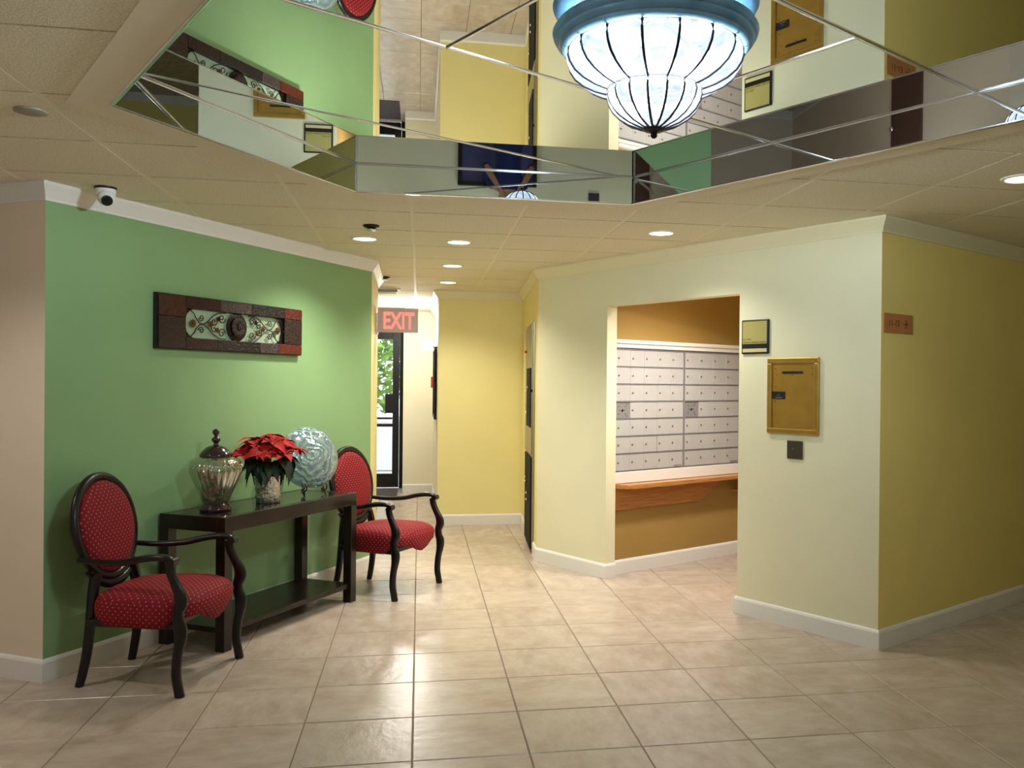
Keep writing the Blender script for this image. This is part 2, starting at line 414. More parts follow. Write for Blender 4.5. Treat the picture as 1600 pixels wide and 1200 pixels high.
def bars(p, q, w, z0=0, m_='tbar', nm='grid_bar'):
    d = unit((q[0]-p[0], q[1]-p[1])); nx, ny = -d[1]*w, d[0]*w; L = math.hypot(q[0]-p[0], q[1]-p[1])
    ts = sorted([0, 1]+crossings(p, q, ROOM)+crossings(p, q, HEXB))
    for a, b_ in zip(ts, ts[1:]):
        if (b_-a)*L < .05: continue
        mid = lerp(p, q, (a+b_)/2)
        if not inpoly(mid, ROOM) or inpoly(mid, HEXB): continue
        A_, B_ = lerp(p, q, a), lerp(p, q, b_)
        obj(nm, MB().prism([(A_[0]-nx, A_[1]-ny), (B_[0]-nx, B_[1]-ny), (B_[0]+nx, B_[1]+ny), (A_[0]+nx, A_[1]+ny)], C+z0, C+z0+.004), m_, ce)
for i in range(-11, 16): bars((GX+i*GS, -2.3), (GX+i*GS, 12.8), .0113, *((-.0006, 'border') if i == 0 else (.0022,)))
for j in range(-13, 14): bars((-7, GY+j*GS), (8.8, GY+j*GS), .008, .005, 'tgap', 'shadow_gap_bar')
for i in range(6):
    a, b_ = HEX[i], HEX[(i+1) % 6]; c_, d_ = HEXB[(i+1) % 6], HEXB[i]
    obj('border_panel', MB().prism([a, b_, c_, d_], C-.003, C+.02), 'border', ce)

# ------------------------------------------------------------------ mirrored tray
tr = thing('mirrored_ceiling_tray', 'recessed six-sided ceiling tray lined with mirror panels and chrome strips', 'mirror', (0, 0, 0))
ZM = 2.574
NS = [-9, .627, 1.558, 2.487, 3.412, 9]      # strips: n = -.5x + .866y
def nclip(p, lo, hi): return clip(clip(p, -.5, q3, hi), .5, -q3, -lo)
def tclip(p, lo, hi): return clip(clip(p, q3, .5, hi), -q3, -.5, -lo)
for k in range(5):
    strip = nclip(HEX[::-1], NS[k], NS[k+1])
    if len(strip) < 3: continue
    cuts = [-9, .60, 1.525, 2.45, 9] if k in (0, 2) else ([-9, 1.07, 1.99, 9] if k == 1 else [-9, 9])
    if k >= 3: cuts = [-9, 9]
    for a, b_ in zip(cuts, cuts[1:]):
        p = tclip(strip, a, b_)
        if len(p) > 2 and abs(parea(p)) > .003:
            cx = sum(v[0] for v in p)/len(p); cy = sum(v[1] for v in p)/len(p)
            o = obj('mirror_panel', MB().prism([(x-cx, y-cy) for x, y in p], 0, .006), 'mirror', tr)
            o.location = (cx, cy, ZM); o.rotation_euler = (R.uniform(-.0008, .0008), R.uniform(-.0008, .0008), 0)
def strip_line(p, q, w=.010):
    ts = sorted([0, 1]+crossings(p, q, HEX))
    for a, b_ in zip(ts, ts[1:]):
        if inpoly(lerp(p, q, (a+b_)/2), HEX) and (b_-a) > .002:
            A_, B_ = lerp(p, q, a), lerp(p, q, b_)
            obj('chrome_strip', MB().sweep([(A_[0], A_[1], ZM-.001), (B_[0], B_[1], ZM-.001)], (w, .0035), 8), 'chrome', tr, 60)
for n_ in NS[1:-1]: strip_line((-3*q3-n_*.5, -1.5+n_*q3), (6*q3-n_*.5, 3+n_*q3))
def cross_line(t_, n0, n1): strip_line((t_*q3-.5*n0, t_*.5+q3*n0), (t_*q3-.5*n1, t_*.5+q3*n1), .007)
for t_ in (.60, 1.525, 2.45): cross_line(t_, NS[2], NS[3]); cross_line(t_, -1, NS[1])
for t_ in (1.07, 1.99): cross_line(t_, NS[1], NS[2])
hin = offs(HEX+[HEX[0]], -.006); _a = offs([HEX[-1], HEX[0], HEX[1]], -.006)[1]; hin = [_a]+hin[1:6]
for i in range(6):
    a, b_ = HEX[i], HEX[(i+1) % 6]; c_, d_ = hin[(i+1) % 6], hin[i]
    if i == 1: c_ = (c_[0], c_[1]-.024)      # this panel hangs about one degree out of line
    obj('side_mirror', MB().prism([d_, c_, b_, a], C-.001, ZM), 'mirror', tr)
    obj('edge_strip', MB().sweep([(a[0], a[1], C-.002), (b_[0], b_[1], C-.002)], (.009, .005), 8), 'chrome', tr, 60)
    obj('edge_strip', MB().sweep([(d_[0], d_[1], ZM-.002), (c_[0], c_[1], ZM-.002)], (.007, .005), 8), 'chrome', tr, 60)
    obj('corner_strip', MB().sweep([(d_[0], d_[1], C), (d_[0], d_[1], ZM)], (.006, .006), 8), 'chrome', tr, 60)

# ------------------------------------------------------------------ chandelier
def pane_mat():
    m = bpy.data.materials.new('glowing_swirled_glass'); m.use_nodes = True; nt = m.node_tree; nt.nodes.clear()
    tc = nt.nodes.new('ShaderNodeTexCoord'); n = nt.nodes.new('ShaderNodeTexNoise'); n.inputs['Scale'].default_value = 9
    n.inputs['Detail'].default_value = 3; n.inputs['Distortion'].default_value = 2
    nt.links.new(tc.outputs['Object'], n.inputs['Vector'])
    cr = nt.nodes.new('ShaderNodeValToRGB'); e = cr.color_ramp.elements
    e[0].position = .30; e[0].color = (.50, .68, .86, 1); e[1].position = .62; e[1].color = (1.0, 1.10, 1.15, 1)
    nt.links.new(n.outputs['Fac'], cr.inputs[0])
    em = nt.nodes.new('ShaderNodeEmission'); em.inputs[1].default_value = .70; nt.links.new(cr.outputs[0], em.inputs[0])
    t = nt.nodes.new('ShaderNodeBsdfTransparent'); t.inputs[0].default_value = (.92, .97, 1, 1)
    g = nt.nodes.new('ShaderNodeBsdfGlossy'); g.inputs['Roughness'].default_value = .08
    a = nt.nodes.new('ShaderNodeMixShader'); a.inputs[0].default_value = .72
    nt.links.new(t.outputs[0], a.inputs[1]); nt.links.new(em.outputs[0], a.inputs[2])
    c = nt.nodes.new('ShaderNodeMixShader'); c.inputs[0].default_value = .06
    nt.links.new(a.outputs[0], c.inputs[1]); nt.links.new(g.outputs[0], c.inputs[2])
    o = nt.nodes.new('ShaderNodeOutputMaterial'); nt.links.new(c.outputs[0], o.inputs[0]); return m
M['lampglass'] = pane_mat()
M['teal'] = mat('blue_grey_metal', lin(112, 152, 178), .35, .1, col2=lin(80, 122, 150), nscale=9)
M['bronze'] = mat('dark_bronze', lin(36, 34, 40), .4, .5)
M['bulb'] = emit('lit_bulb', (1, .97, .93, 1), 5)
M['lens'] = emit('lit_downlight_lens', (1, .93, .74, 1), 3.2)
ch = thing('chandelier', 'large flush ceiling lamp with ribbed glowing glass bowl and blue-grey rim', 'lamp', (CHAND[0], CHAND[1], 0))
rim = [(.250, 2.552), (.290, 2.552), (.302, 2.546), (.309, 2.534), (.306, 2.523), (.298, 2.517), (.297, 2.508), (.289, 2.500), (.283, 2.499), (.281, 2.488), (.272, 2.482), (.262, 2.482), (.250, 2.49)]
b = MB(); b.lathe(rim+[rim[0]], 64, close=False); obj('rim', b, 'teal', ch, 40)
upper = [(.254, 2.488), (.262, 2.476), (.263, 2.460), (.257, 2.440), (.242, 2.417), (.216, 2.396), (.182, 2.379), (.142, 2.366)]
obj('upper_glass_band', MB().lathe([(.246, 2.551), (.250, 2.562), (.244, 2.5738)], 64, close=False), 'lampglass', ch, 60)
lower = [(.138, 2.370), (.141, 2.352), (.136, 2.330), (.124, 2.308), (.104, 2.288), (.076, 2.270), (.044, 2.258), (.026, 2.254)]
def bowl(prof, name, ribn, bulge, rr):
    NP = 16
    for k in range(NP):
        b = MB(); g = []
        for (r, z) in prof:
            row = []
            for q in range(5):
                a = 2*PI*(k+q/4)/NP; f_ = 1+bulge*math.sin(PI*q/4)
                row.append(b.bm.verts.new((r*f_*math.cos(a), r*f_*math.sin(a), z)))
            g.append(row)
        for i in range(len(g)-1):
            for q in range(4): b.bm.faces.new((g[i][q], g[i][q+1], g[i+1][q+1], g[i+1][q]))
        obj(name, b, 'lampglass', ch, 60)
        a = 2*PI*k/NP
        obj(ribn, MB().sweep([(r*1.004*math.cos(a), r*1.004*math.sin(a), z) for r, z in prof], rr, 6), 'bronze', ch, 60)
bowl(upper, 'glass_pane', 'rib', .012, .0045)
bowl(lower, 'lower_glass_pane', 'lower_rib', .02, .0042)
b = MB(); b.sweep([(.142*math.cos(2*PI*k/32), .142*math.sin(2*PI*k/32), 2.369) for k in range(32)], .0035, 6, closed=True); obj('waist_band', b, 'bronze', ch, 60)
b = MB(); b.sweep([(.262*math.cos(2*PI*k/48), .262*math.sin(2*PI*k/48), 2.484) for k in range(48)], .003, 6, closed=True); obj('upper_band', b, 'bronze', ch, 60)
obj('finial', MB().lathe([(.034, 2.258), (.036, 2.252), (.028, 2.246), (.012, 2.243), (.009, 2.238), (.011, 2.233), (.008, 2.227), (.002, 2.224)], 20), 'bronze', ch, 50)
for k in range(3):
    a = 2*PI*k/3-.4; x, y = .10*math.cos(a), .10*math.sin(a)
    s_ = obj('bulb_socket', MB().cyl((x*.3, y*.3, 2.56), (x, y, 2.49), .012, 10), 'bronze', ch, 60)
    obj('bulb', MB().sphere((x*1.15, y*1.15, 2.462), .026, sz=1.25), 'bulb', ch, 80)
    pl_ = point('chandelier_light', (CHAND[0]+x*1.15, CHAND[1]+y*1.15, 2.38), CHAND_W/3, COOL, .04)
    # the bowl throws most of its light sideways: luminous distribution of the lamp by angle from the vertical
    pl_.data.use_nodes = True; ln = pl_.data.node_tree; em_ = [n for n in ln.nodes if n.type == 'EMISSION'][0]
    tc_ = ln.nodes.new('ShaderNodeTexCoord'); sx_ = ln.nodes.new('ShaderNodeSeparateXYZ'); cv = ln.nodes.new('ShaderNodeValToRGB')
    mr_ = ln.nodes.new('ShaderNodeMapRange'); mr_.inputs[1].default_value = -1; mr_.inputs[2].default_value = 1
    ln.links.new(tc_.outputs['Normal'], sx_.inputs[0]); ln.links.new(sx_.outputs[2], mr_.inputs[0]); ln.links.new(mr_.outputs[0], cv.inputs[0])
    ce_ = cv.color_ramp.elements; ce_[0].position = .0; ce_[0].color = (.055, .055, .055, 1); ce_[1].position = 1; ce_[1].color = (.3, .3, .3, 1)
    for pp, vv in ((.15, .07), (.36, .62), (.47, 1.0), (.56, .6)): q_ = ce_.new(pp); q_.color = (vv, vv, vv, 1)
    ln.links.new(cv.outputs[0], em_.inputs['Strength'])

# ------------------------------------------------------------------ ceiling fittings
dlab = ['lit round recessed downlight nearest the green wall', 'lit round recessed downlight over the tiled aisle, nearest of that row of three',
        'lit round recessed downlight, middle one of the row leading to the hall', 'lit round recessed downlight, farthest of the row leading to the hall',
        'lit round recessed downlight before the mail room opening', 'lit round recessed downlight at the right edge of the view',
        'lit recessed downlight at the mouth of the left corridor', 'added fill downlight by the left end of the wall behind the viewer',
        'added fill downlight over the low window behind the viewer', 'added fill downlight by the right end of the wall behind the viewer',
        'added fill downlight along the lobby wall left of the viewer', 'added fill downlight by the brown door in the left corridor']  # fill ones are unseen, added to brighten walls the mirrors reflect
def can(x, y, label):
    t = thing('recessed_downlight', label, 'ceiling light', (x, y, C), 0, 'recessed downlights in the tiled ceiling')
    obj('trim_ring', MB().lathe([(.072, -.001), (.076, -.006), (.086, -.006), (.094, -.002), (.094, .002), (.072, .002)], 32), 'border', t, 40)
    obj('lens', MB().lathe([(.0735, -.0035), (.05, -.0055), (.002, -.0065)], 32), 'lens', t, 60)
for k, (x, y, w, c) in enumerate(DOWN):
    can(x, y, dlab[k])
    spot('downlight_beam', (x, y, C-.03), w, c, 110 if y < 1 or x < -3 else 135)
def sprinkler(x, y, label):
    t = thing('sprinkler_head', label, 'sprinkler', (x, y, C))
    obj('escutcheon', MB().lathe([(.048, 0), (.050, -.004), (.044, -.014), (.030, -.018), (.026, -.010)], 24), 'black', t, 40)
    obj('deflector', MB().lathe([(.010, -.012), (.010, -.026), (.034, -.028), (.034, -.031), (.006, -.033)], 20), 'chrome', t, 40)
sprinkler(-.298, 5.53, 'dark and chrome sprinkler head in ceiling near the green wall')
sprinkler(-.321, 8.20, 'small dark sprinkler head far back at hall entrance')
tag(obj('cover_plate', MB().lathe([(.002, C-.009), (.045, C-.009), (.054, C-.006), (.055, C)], 28, -1.372, 3.449), mat('grey_cover', lin(150, 148, 132), .5), None, 40),
    'flat round grey cover plate on ceiling left of the mirror tray', 'cover plate')
t = thing('hall_ceiling_fixture', 'small grey rectangular box on hall ceiling above the exit sign', 'fixture', (-.33, 9.3, C))
obj('housing', MB().box(-.10, .10, -.10, .10, -.035, 0, .004), mat('fixture_grey', lin(150, 150, 128), .5), t)
obj('grille', MB().box(-.13, .13, -.12, .12, -.008, 0, .002), 'border', t)
# security camera
t = thing('security_camera', 'white dome security camera under ceiling above the green wall', 'camera', (-1.545, 4.745, C), -.3)
obj('base_ring', MB().lathe([(.052, 0), (.052, -.006), (.048, -.010), (.010, -.010)], 28), 'black', t, 40)
obj('body', MB().lathe([(.047, -.010), (.048, -.022), (.046, -.040), (.038, -.060), (.026, -.074), (.010, -.082), (.001, -.083)], 28), 'white', t, 60)
e = MB().sphere((.012, -.012, -.052), .042); obj('eyeball', e, 'white', t, 80)
d = Vector((.55, -.62, -.56)).normalized(); c0 = Vector((.012, -.012, -.052))
lf = obj('lens_face', MB().cyl(c0+d*.033, c0+d*.0445, .026, 20), 'black', t, 40)
obj('sensor', MB().cyl(c0+d*.0445, c0+d*.047, .010, 14), mat('lens_glass', lin(10, 10, 14), .05), t, 40)

# ------------------------------------------------------------------ frames for things on walls (x along wall to the right, -y into room)
def frame(P, d, s=0, off=0):
    n = (d[1], -d[0])
    return (P[0]+d[0]*s+n[0]*off, P[1]+d[1]*s+n[1]*off), math.atan2(d[1], d[0])
GD = (.5, q3); RD = (q3, .5)

# --- wall art
(ax, ay), ang = frame(G0, unit((GE[0]-G0[0], GE[1]-G0[1])), .664)
t = thing('wall_art', 'long dark framed metal wall panel with scrollwork on the green wall', 'wall art', (ax, ay, 1.66), ang)
def emb(name, a, b_, sc=90):
    return mat(name, a, .38, .35, col2=b_, nscale=sc, bump=.8, bscale=sc)
E1 = emb('embossed_red_brown', lin(84, 40, 34), lin(50, 24, 22)); E2 = emb('embossed_maroon', lin(58, 26, 26), lin(40, 18, 20)); E3 = emb('embossed_pewter', lin(92, 78, 78), lin(60, 50, 54), 60)
E4 = emb('embossed_charcoal', lin(46, 38, 40), lin(26, 20, 22)); E5 = emb('embossed_copper', lin(110, 42, 28), lin(80, 34, 26)); E6 = emb('embossed_umber', lin(60, 42, 38), lin(40, 28, 26))
X0, X1, I0, I1 = 0, 1.268, .205, 1.080; Z1, J0, J1 = .315, .072, .242
obj('backing_frame', MB().box(X0, X1, -.030, -.002, 0, J0-.004).box(X0, X1, -.030, -.002, J1+.004, Z1).box(X0, I0-.004, -.030, -.002, J0-.004, J1+.004).box(I1+.004, X1, -.030, -.002, J0-.004, J1+.004), 'black', t)
pt = [(.004, I0, J1-.055, Z1-.004, E1), (I0, .48, J1, Z1-.004, E2), (.48, .76, J1, Z1-.004, E3), (.76, 1.085, J1, Z1-.004, E4), (1.085, X1-.004, J1, Z1-.004, E5),
      (.004, I0, .004, J1-.055, E6), (I0, .46, .004, J0, E2), (.46, .84, .004, J0, E4), (.84, 1.02, .004, J0, E3), (1.02, X1-.004, .004, J0, E5), (I1, X1-.004, J0, J1, E6)]
for a, b_, c_, d_, m_ in pt: obj('embossed_panel', MB().box(a+.001, b_-.001, -.040, -.028, c_+.001, d_-.001, .003), m_, t)
obj('inner_backing', MB().box(I0, I1, -.008, -.003, J0, J1), mat('frosted_mirror_back', lin(176, 200, 170), .25, .2), t)
IRON = mat('scroll_iron', lin(40, 26, 20), .4, .6); BRZ = mat('leaf_bronze', lin(100, 66, 34), .4, .6)
def curve2(pts, r=.003): return MB().sweep([(x, -.026, z) for x, z in pts], r, 6, up=(0, 1, 0))
def spiral(cx, cz, r0, turns, a0, sgn=1, n=22):
    return [(cx+r0*(1-.85*i/n)*math.cos(a0+sgn*turns*2*PI*i/n), cz+r0*(1-.85*i/n)*math.sin(a0+sgn*turns*2*PI*i/n)) for i in range(n+1)]
cxm = (I0+I1)/2; czm = (J0+J1)/2; hh = (J1-J0)/2
for sg in (-1, 1):
    for up in (-1, 1):
        A_ = [(cxm+sg*(.10+.30*i/16), czm+up*(hh*.92)*math.cos(i/16*PI*.5*1.0)*(1 if i < 16 else 0)) for i in range(17)]
        obj('scroll', curve2([(cxm+sg*x, czm+up*z) for x, z in [(.10, .08), (.16, .078), (.21, .055), (.25, .02), (.285, .0), (.32, .006), (.345, .03), (.365, .06), (.40, .082)]]), IRON, t, 60)
        obj('scroll', curve2(spiral(cxm+sg*.135, czm+up*.045, .03, 1.4, 0, sg*up)), IRON, t, 60)
        obj('scroll', curve2(spiral(cxm+sg*.305, czm+up*.038, .022, 1.4, PI, -sg*up)), IRON, t, 60)
        obj('scroll', curve2(spiral(cxm+sg*.20, czm+up*.022, .028, 1.3, 1, sg*up)), IRON, t, 60)
        b = MB(); b.prism([(0, 0), (.075, 0), (.045, .012), (.02, .035), (.012, .065), (0, .08)], 0, .006)
        o = obj('corner_leaf', b, IRON, t); o.matrix_local = Matrix(((-sg, 0, 0, cxm+sg*.4375), (0, 0, -1, -.018), (0, -up, 0, czm+up*hh), (0, 0, 0, 1)))
def flower(cx, cz, r, name, m_, n=8):
    b = MB()
    for k in range(n):
        a = 2*PI*k/n; b.sphere((cx+r*.6*math.cos(a), -.030, cz+r*.6*math.sin(a)), r*.36, sy=.35, u=10, v=6)
    b.sphere((cx, -.032, cz), r*.35, sy=.7, u=10, v=6); return obj(name, b, m_, t, 60)
obj('medallion_disc', MB().lathe([(.002, .0), (.085, .0), (.088, .006), (.075, .012), (.055, .010), (.045, .016), (.002, .018)], 32), IRON, t, 40).matrix_local = Matrix(((1, 0, 0, cxm), (0, 0, -1, -.018), (0, 1, 0, czm), (0, 0, 0, 1)))
f_ = flower(cxm, czm, .070, 'medallion_flower', emb('medallion', lin(58, 38, 36), lin(34, 22, 24), 120), 12); f_.location = (0, -.008, 0)
for sg in (-1, 1):
    flower(cxm+sg*.375, czm, .026, 'small_flower', BRZ); flower(cxm+sg*.235, czm+.004, .022, 'small_flower', BRZ, 5); flower(cxm+sg*.175, czm-.028, .018, 'small_flower', BRZ, 5); flower(cxm+sg*.165, czm+.04, .018, 'small_flower', IRON, 5)

# --- sign by the mail room, brass panel, switch, orange-brown direction sign
(ax, ay), ang = frame(M0, MD, 2.175)
t = thing('room_sign', 'small olive and black room sign beside the mail room opening', 'sign', (ax, ay, 1.685), ang)
SG = mat('sign_olive', lin(172, 162, 98), .45)
obj('frame', MB().box(0, .216, -.016, -.001, 0, .219, .006), 'dark', t)
obj('sign_face', MB().box(.011, .204, -.018, -.015, .064, .208, .001), SG, t)
obj('sign_strip', MB().box(.011, .204, -.018, -.015, .011, .034, .001), mat('sign_strip_beige', lin(205, 192, 145), .4), t)
TXT = mat('sign_lettering', lin(90, 70, 10), .6)
text('U.S. MAIL', .017, 'lettering', TXT, t, (.014, -.0185, .088), depth=.0003)
text("TENANT'S RESIDENT SERVICE", .0145, 'lettering', TXT, t, (.014, -.0185, .069), depth=.0003)
(ax, ay), ang = frame(M0, MD, 2.385)
t = thing('brass_mail_drop', 'gold brass mail drop panel with slot set in the cream wall', 'mail drop', (ax, ay, 1.186), ang)
W_, H_ = .380, .470; fw = .034
for (a, b_, c_, d_) in ((0, W_, 0, fw), (0, W_, H_-fw, H_), (0, fw, fw, H_-fw), (W_-fw, W_, fw, H_-fw)):
    obj('frame_bar', MB().box(a, b_, -.020, -.001, c_, d_, .005), 'brass', t)
obj('door_panel', MB().box(fw, W_-fw, -.009, -.001, fw, H_-fw, .001), 'brassp', t)
obj('slot', MB().box(.110, .262, -.0105, -.0085, H_-.098, H_-.084, .004), 'dark', t)
pl = obj('name_plate', MB().box(.036, .134, -.0115, -.0085, .215, .262, .003), 'dark', t)
obj('plate_line', MB().box(.062, .112, -.0118, -.0112, .222, .225), 'alud', pl); obj('plate_ring', MB().box(.072, .098, -.0118, -.0112, .232, .246), mat('plate_grey', lin(60, 62, 70), .5), pl)
for x, z in ((.060, H_-.065), (.070, H_-.105), (.186, H_-.108), (.330, H_-.065), (.330, H_-.105), (.060, .29), (.056, .20)):
    obj('screw', MB().cyl((x, -.0085, z), (x, -.0105, z), .003, 8), 'bronze', t)
(ax, ay), ang = frame(M0, MD, 2.534)
t = thing('key_switch_plate', 'small square dark grey metal key switch below brass panel', 'switch', (ax, ay, 1.035), ang)
obj('plate', MB().box(0, .114, -.010, -.001, 0, .112, .004), mat('gunmetal', lin(88, 78, 70), .4, .6), t)
obj('key_barrel', MB().cyl((.050, -.009, .062), (.050, -.014, .062), .008, 16), 'chrome', t, 40)
(ax, ay), ang = frame(Q2, RD, .018)
t = thing('direction_sign', 'small rust brown arrow sign on the dim right wall', 'sign', (ax, ay, 1.792), ang)
obj('board', MB().box(0, .312, -.006, -.001, 0, .110, .001), mat('rust_brown_sign', lin(196, 132, 82), .5, noise=.1, nscale=12), t)
TX2 = mat('dark_rust_lettering', lin(70, 34, 12), .6)
text('11-13', .052, 'lettering', TX2, t, (.045, -.0065, .037), depth=.0003)
obj('arrow', MB().box(.205, .250, -.0068, -.006, .051, .056), TX2, t)
ar = MB()
for sg in (-1, 1): ar.sweep([(.228, -.0066, .0535+sg*.024), (.252, -.0066, .0535)], (.0035, .0004), 4, up=(0, 1, 0))
obj('arrow_head', ar, TX2, t)

# ------------------------------------------------------------------ mail room: mailboxes, ledge, shelf
(ax, ay), ang = frame(P3, RD, 0)
LK = mat('worn_brass_lock', lin(150, 128, 92), .35, .6)
def mailbank(name, label, x0, n, cw, special, merged=None):
    t = thing(name, label, 'mailboxes', (ax, ay, 0), ang, 'aluminium mailbox banks')
    w = n*cw+.02; zb, zt = .803, 1.765
    obj('cabinet', MB().box(x0, x0+w, -.020, -.001, zb, zt), 'alud', t)
    obj('frame_rail', MB().box(x0, x0+.008, -.034, -.018, zb, zt, .001), 'alud', t); obj('frame_rail', MB().box(x0+w-.008, x0+w, -.034, -.018, zb, zt, .001), 'alud', t)
    obj('frame_rail', MB().box(x0, x0+w, -.030, -.018, zt-.006, zt), 'alud', t)
    rh = (zt-zb-.012)/7; lock = None
    for r in range(7):
        z0 = zb+.006+r*rh
        obj('row_rail', MB().box(x0+.008, x0+w-.008, -.036, -.018, z0+rh-.007, z0+rh-.002, .0008), 'alud', t)
        for c in range(n):
            xx = x0+.010+c*cw
            sp = (r, c) == special
            g = .0015
            o = obj('post_office_door' if sp else 'mailbox_door', MB().box(xx+g*.3, xx+cw-g*.3-(.004 if (r, c) == merged else 0), -.032+(.004 if sp else 0)+R.uniform(-.0004, .0004), -.019, z0+.002, z0+rh-.009, .0008, 1), 'alud' if sp else 'alu', t)
            if sp: o['label'] = 'bare grey drilled panel with post office lock'
            lx = xx+(.026 if not sp else cw*.45); lz = z0+rh*.48
            obj('lock', MB().lathe([(.0085, 0), (.0085, .004), (.006, .006), (.002, .006)], 12), LK if not sp else 'bronze', o, 40).matrix_local = Matrix(((1, 0, 0, lx), (0, 0, -1, -.031), (0, 1, 0, lz), (0, 0, 0, 1)))
            if sp:
                for dx, dz in ((-.045, .03), (.045, .03), (-.045, -.03), (.045, -.03), (.03, 0), (-.03, 0), (.06, .045), (.06, -.045)):
                    obj('screw', MB().cyl((lx+dx*.8, -.026, lz+dz), (lx+dx*.8, -.0295, lz+dz), .004, 8), 'bronze', o)
    obj('maker_plate', MB().box(x0+w-.115, x0+w-.025, -.0335, -.031, zb+.012, zb+.026), 'alud', t)
    return t
mailbank('mailbox_bank', 'silver mailbox bank at left behind the pillar, one door gap in its sixth row', .012, 5, .1508, (3, 0), (1, 2))
mailbank('mailbox_bank', 'silver mailbox bank at right, ending by the opening edge', .790, 4, .171, (3, 0))
(lx_, ly_) = (ax, ay)
t = thing('mailbox_surround', 'white painted moulding framing top and bottom of the mailboxes', 'moulding', (ax, ay, 0), ang)
obj('top_moulding', MB().box(.002, 2.4, -.045, -.001, 1.768, 1.800, .004).box(.002, 2.4, -.060, -.001, 1.800, 1.832, .008), 'trim', t)
obj('bottom_board', MB().box(.002, 2.4, -.040, -.001, .712, .800, .004), 'trim', t)
obj('side_board', MB().box(1.502, 1.56, -.040, -.001, .800, 1.768, .003), 'trim', t)
WD = mat('oak_shelf', lin(200, 142, 84), .35, col2=lin(172, 112, 60), nscale=6, coat=.3)
nt = WD.node_tree
for nd in nt.nodes:
    if nd.type == 'TEX_NOISE':
        mp = nt.nodes.new('ShaderNodeMapping'); mp.inputs['Scale'].default_value = (.8, 8, 14); tcn = [n for n in nt.nodes if n.type == 'TEX_COORD'][0]
        nt.links.new(tcn.outputs['Object'], mp.inputs[0]); nt.links.new(mp.outputs[0], nd.inputs['Vector'])
t = thing('mail_shelf', 'honey oak writing shelf under the mailboxes with rounded corner', 'shelf', (ax, ay, 0), ang)
D_ = .15; pl_ = [(.004, -.001)]+[(.004+.10-.10*math.cos(a), -(D_-.10)-.10*math.sin(a)) for a in [i*PI/16 for i in range(9)]]+[(2.4, -D_), (2.4, -.001)]
b = MB(); b.prism([(x, y) for x, y in pl_], .678, .710); bmesh.ops.bevel(b.bm, geom=[e for e in b.bm.edges if abs(e.verts[0].co.z-e.verts[1].co.z) < 1e-6 and e.verts[0].co.y < -.01], offset=.004, segments=2, affect='EDGES')
obj('shelf_top', b, WD, t)
b = MB(); lo = [(.004, .505), (1.02, .505), (1.30, .676), (.004, .676)]
vf = [b.bm.verts.new((x, -.022, z)) for x, z in lo]; vb = [b.bm.verts.new((x, -.001, z)) for x, z in lo]
b.bm.faces.new(vf); b.bm.faces.new(vb[::-1]); [b.bm.faces.new((vf[i], vf[(i+1) % 4], vb[(i+1) % 4], vb[i])) for i in range(4)]
obj('apron_board', b, WD, t)
obj('bracket', MB().box(1.42, 1.66, -.10, -.001, .560, .575, .002), WD, t)

# ------------------------------------------------------------------ metal fire / cabinet unit in the side wall
cd_ = unit((M0[0]-V7[0], M0[1]-V7[1])); ang = math.atan2(cd_[1], cd_[0])
t = thing('metal_cabinet_unit', 'tall grey metal cabinet in side wall edge-on beside the pillar', 'cabinet', (CAB0[0], CAB0[1], 0), ang)
GM = mat('grey_green_metal', lin(150, 142, 112), .35, .5); L_ = .80; BK = mat('matte_black_panel', lin(14, 14, 14), .7, spec=.2)
obj('body', MB().box(0, L_, -.022, -.001, .03, 2.02, .002), GM, t)
obj('upper_door', MB().box(.015, L_-.01, -.032, -.022, 1.43, 2.0, .002), GM, t)
obj('middle_door', MB().box(.015, L_-.01, -.032, -.022, .86, 1.41, .002), GM, t)
obj('lower_door', MB().box(.05, L_-.01, -.034, -.022, .04, .84, .002), BK, t)
obj('dark_panel', MB().box(.32, L_-.03, -.042, -.032, 1.10, 1.62, .002), BK, t)
for x, z in ((.5, 1.45), (.38, 1.22), (.3, .62), (.3, .58), (.5, .5), (.5, .44)): obj('knob', MB().sphere((x, -.046, z), .012), 'chrome', t, 60)
obj('red_knob', MB().sphere((.16, -.040, 1.78), .014), mat('red_knob', lin(190, 70, 30), .4), t, 60)

# ------------------------------------------------------------------ exit sign, hall things
t = thing('exit_sign', 'grey exit sign with glowing red letters at hall entrance', 'sign', (-.379, 8.08, 1.93))
obj('wall_mount', MB().box(.001, .012, -.06, .06, -.02, .17, .003), 'white', t)
obj('housing', MB().box(.012, .362, -.022, .022, .0, .218, .004), mat('exit_grey', lin(205, 185, 185), .5), t)
RL = emit('exit_red', lin(255, 130, 116), .95)
text('EXIT', .205, 'letters', RL, t, (.052, -.0235, .034), depth=.0006, sx=.66, bold=.006)
t = thing('wall_sconce', 'bright white globe wall lamp in the exit hall', 'lamp', (.189, 11.3, 1.95))
obj('bracket', MB().cyl((-.001, 0, 0), (-.03, 0, 0), .04, 20), 'chrome', t, 40)
obj('globe', MB().sphere((-.085, 0, .01), .075), emit('globe_glow', (1, .97, .9, 1), 9), t, 80)
t = thing('notice_board', 'black framed notice board edge-on along the hall wall', 'notice board', (.189, 10.9, 1.08), -PI/2)
obj('board', MB().box(-.0, 1.1, -.012, -.001, .02, .78), 'white', t)
for a, b_, c_, d_ in ((0, 1.1, 0, .025), (0, 1.1, .775, .80), (0, .025, .025, .775), (1.075, 1.1, .025, .775)): obj('frame_bar', MB().box(a, b_, -.030, -.001, c_, d_, .002), 'black', t)
t = thing('fire_alarm_pull', 'small red fire alarm pull station on hall wall', 'alarm', (.189, 11.5, 1.42), -PI/2)
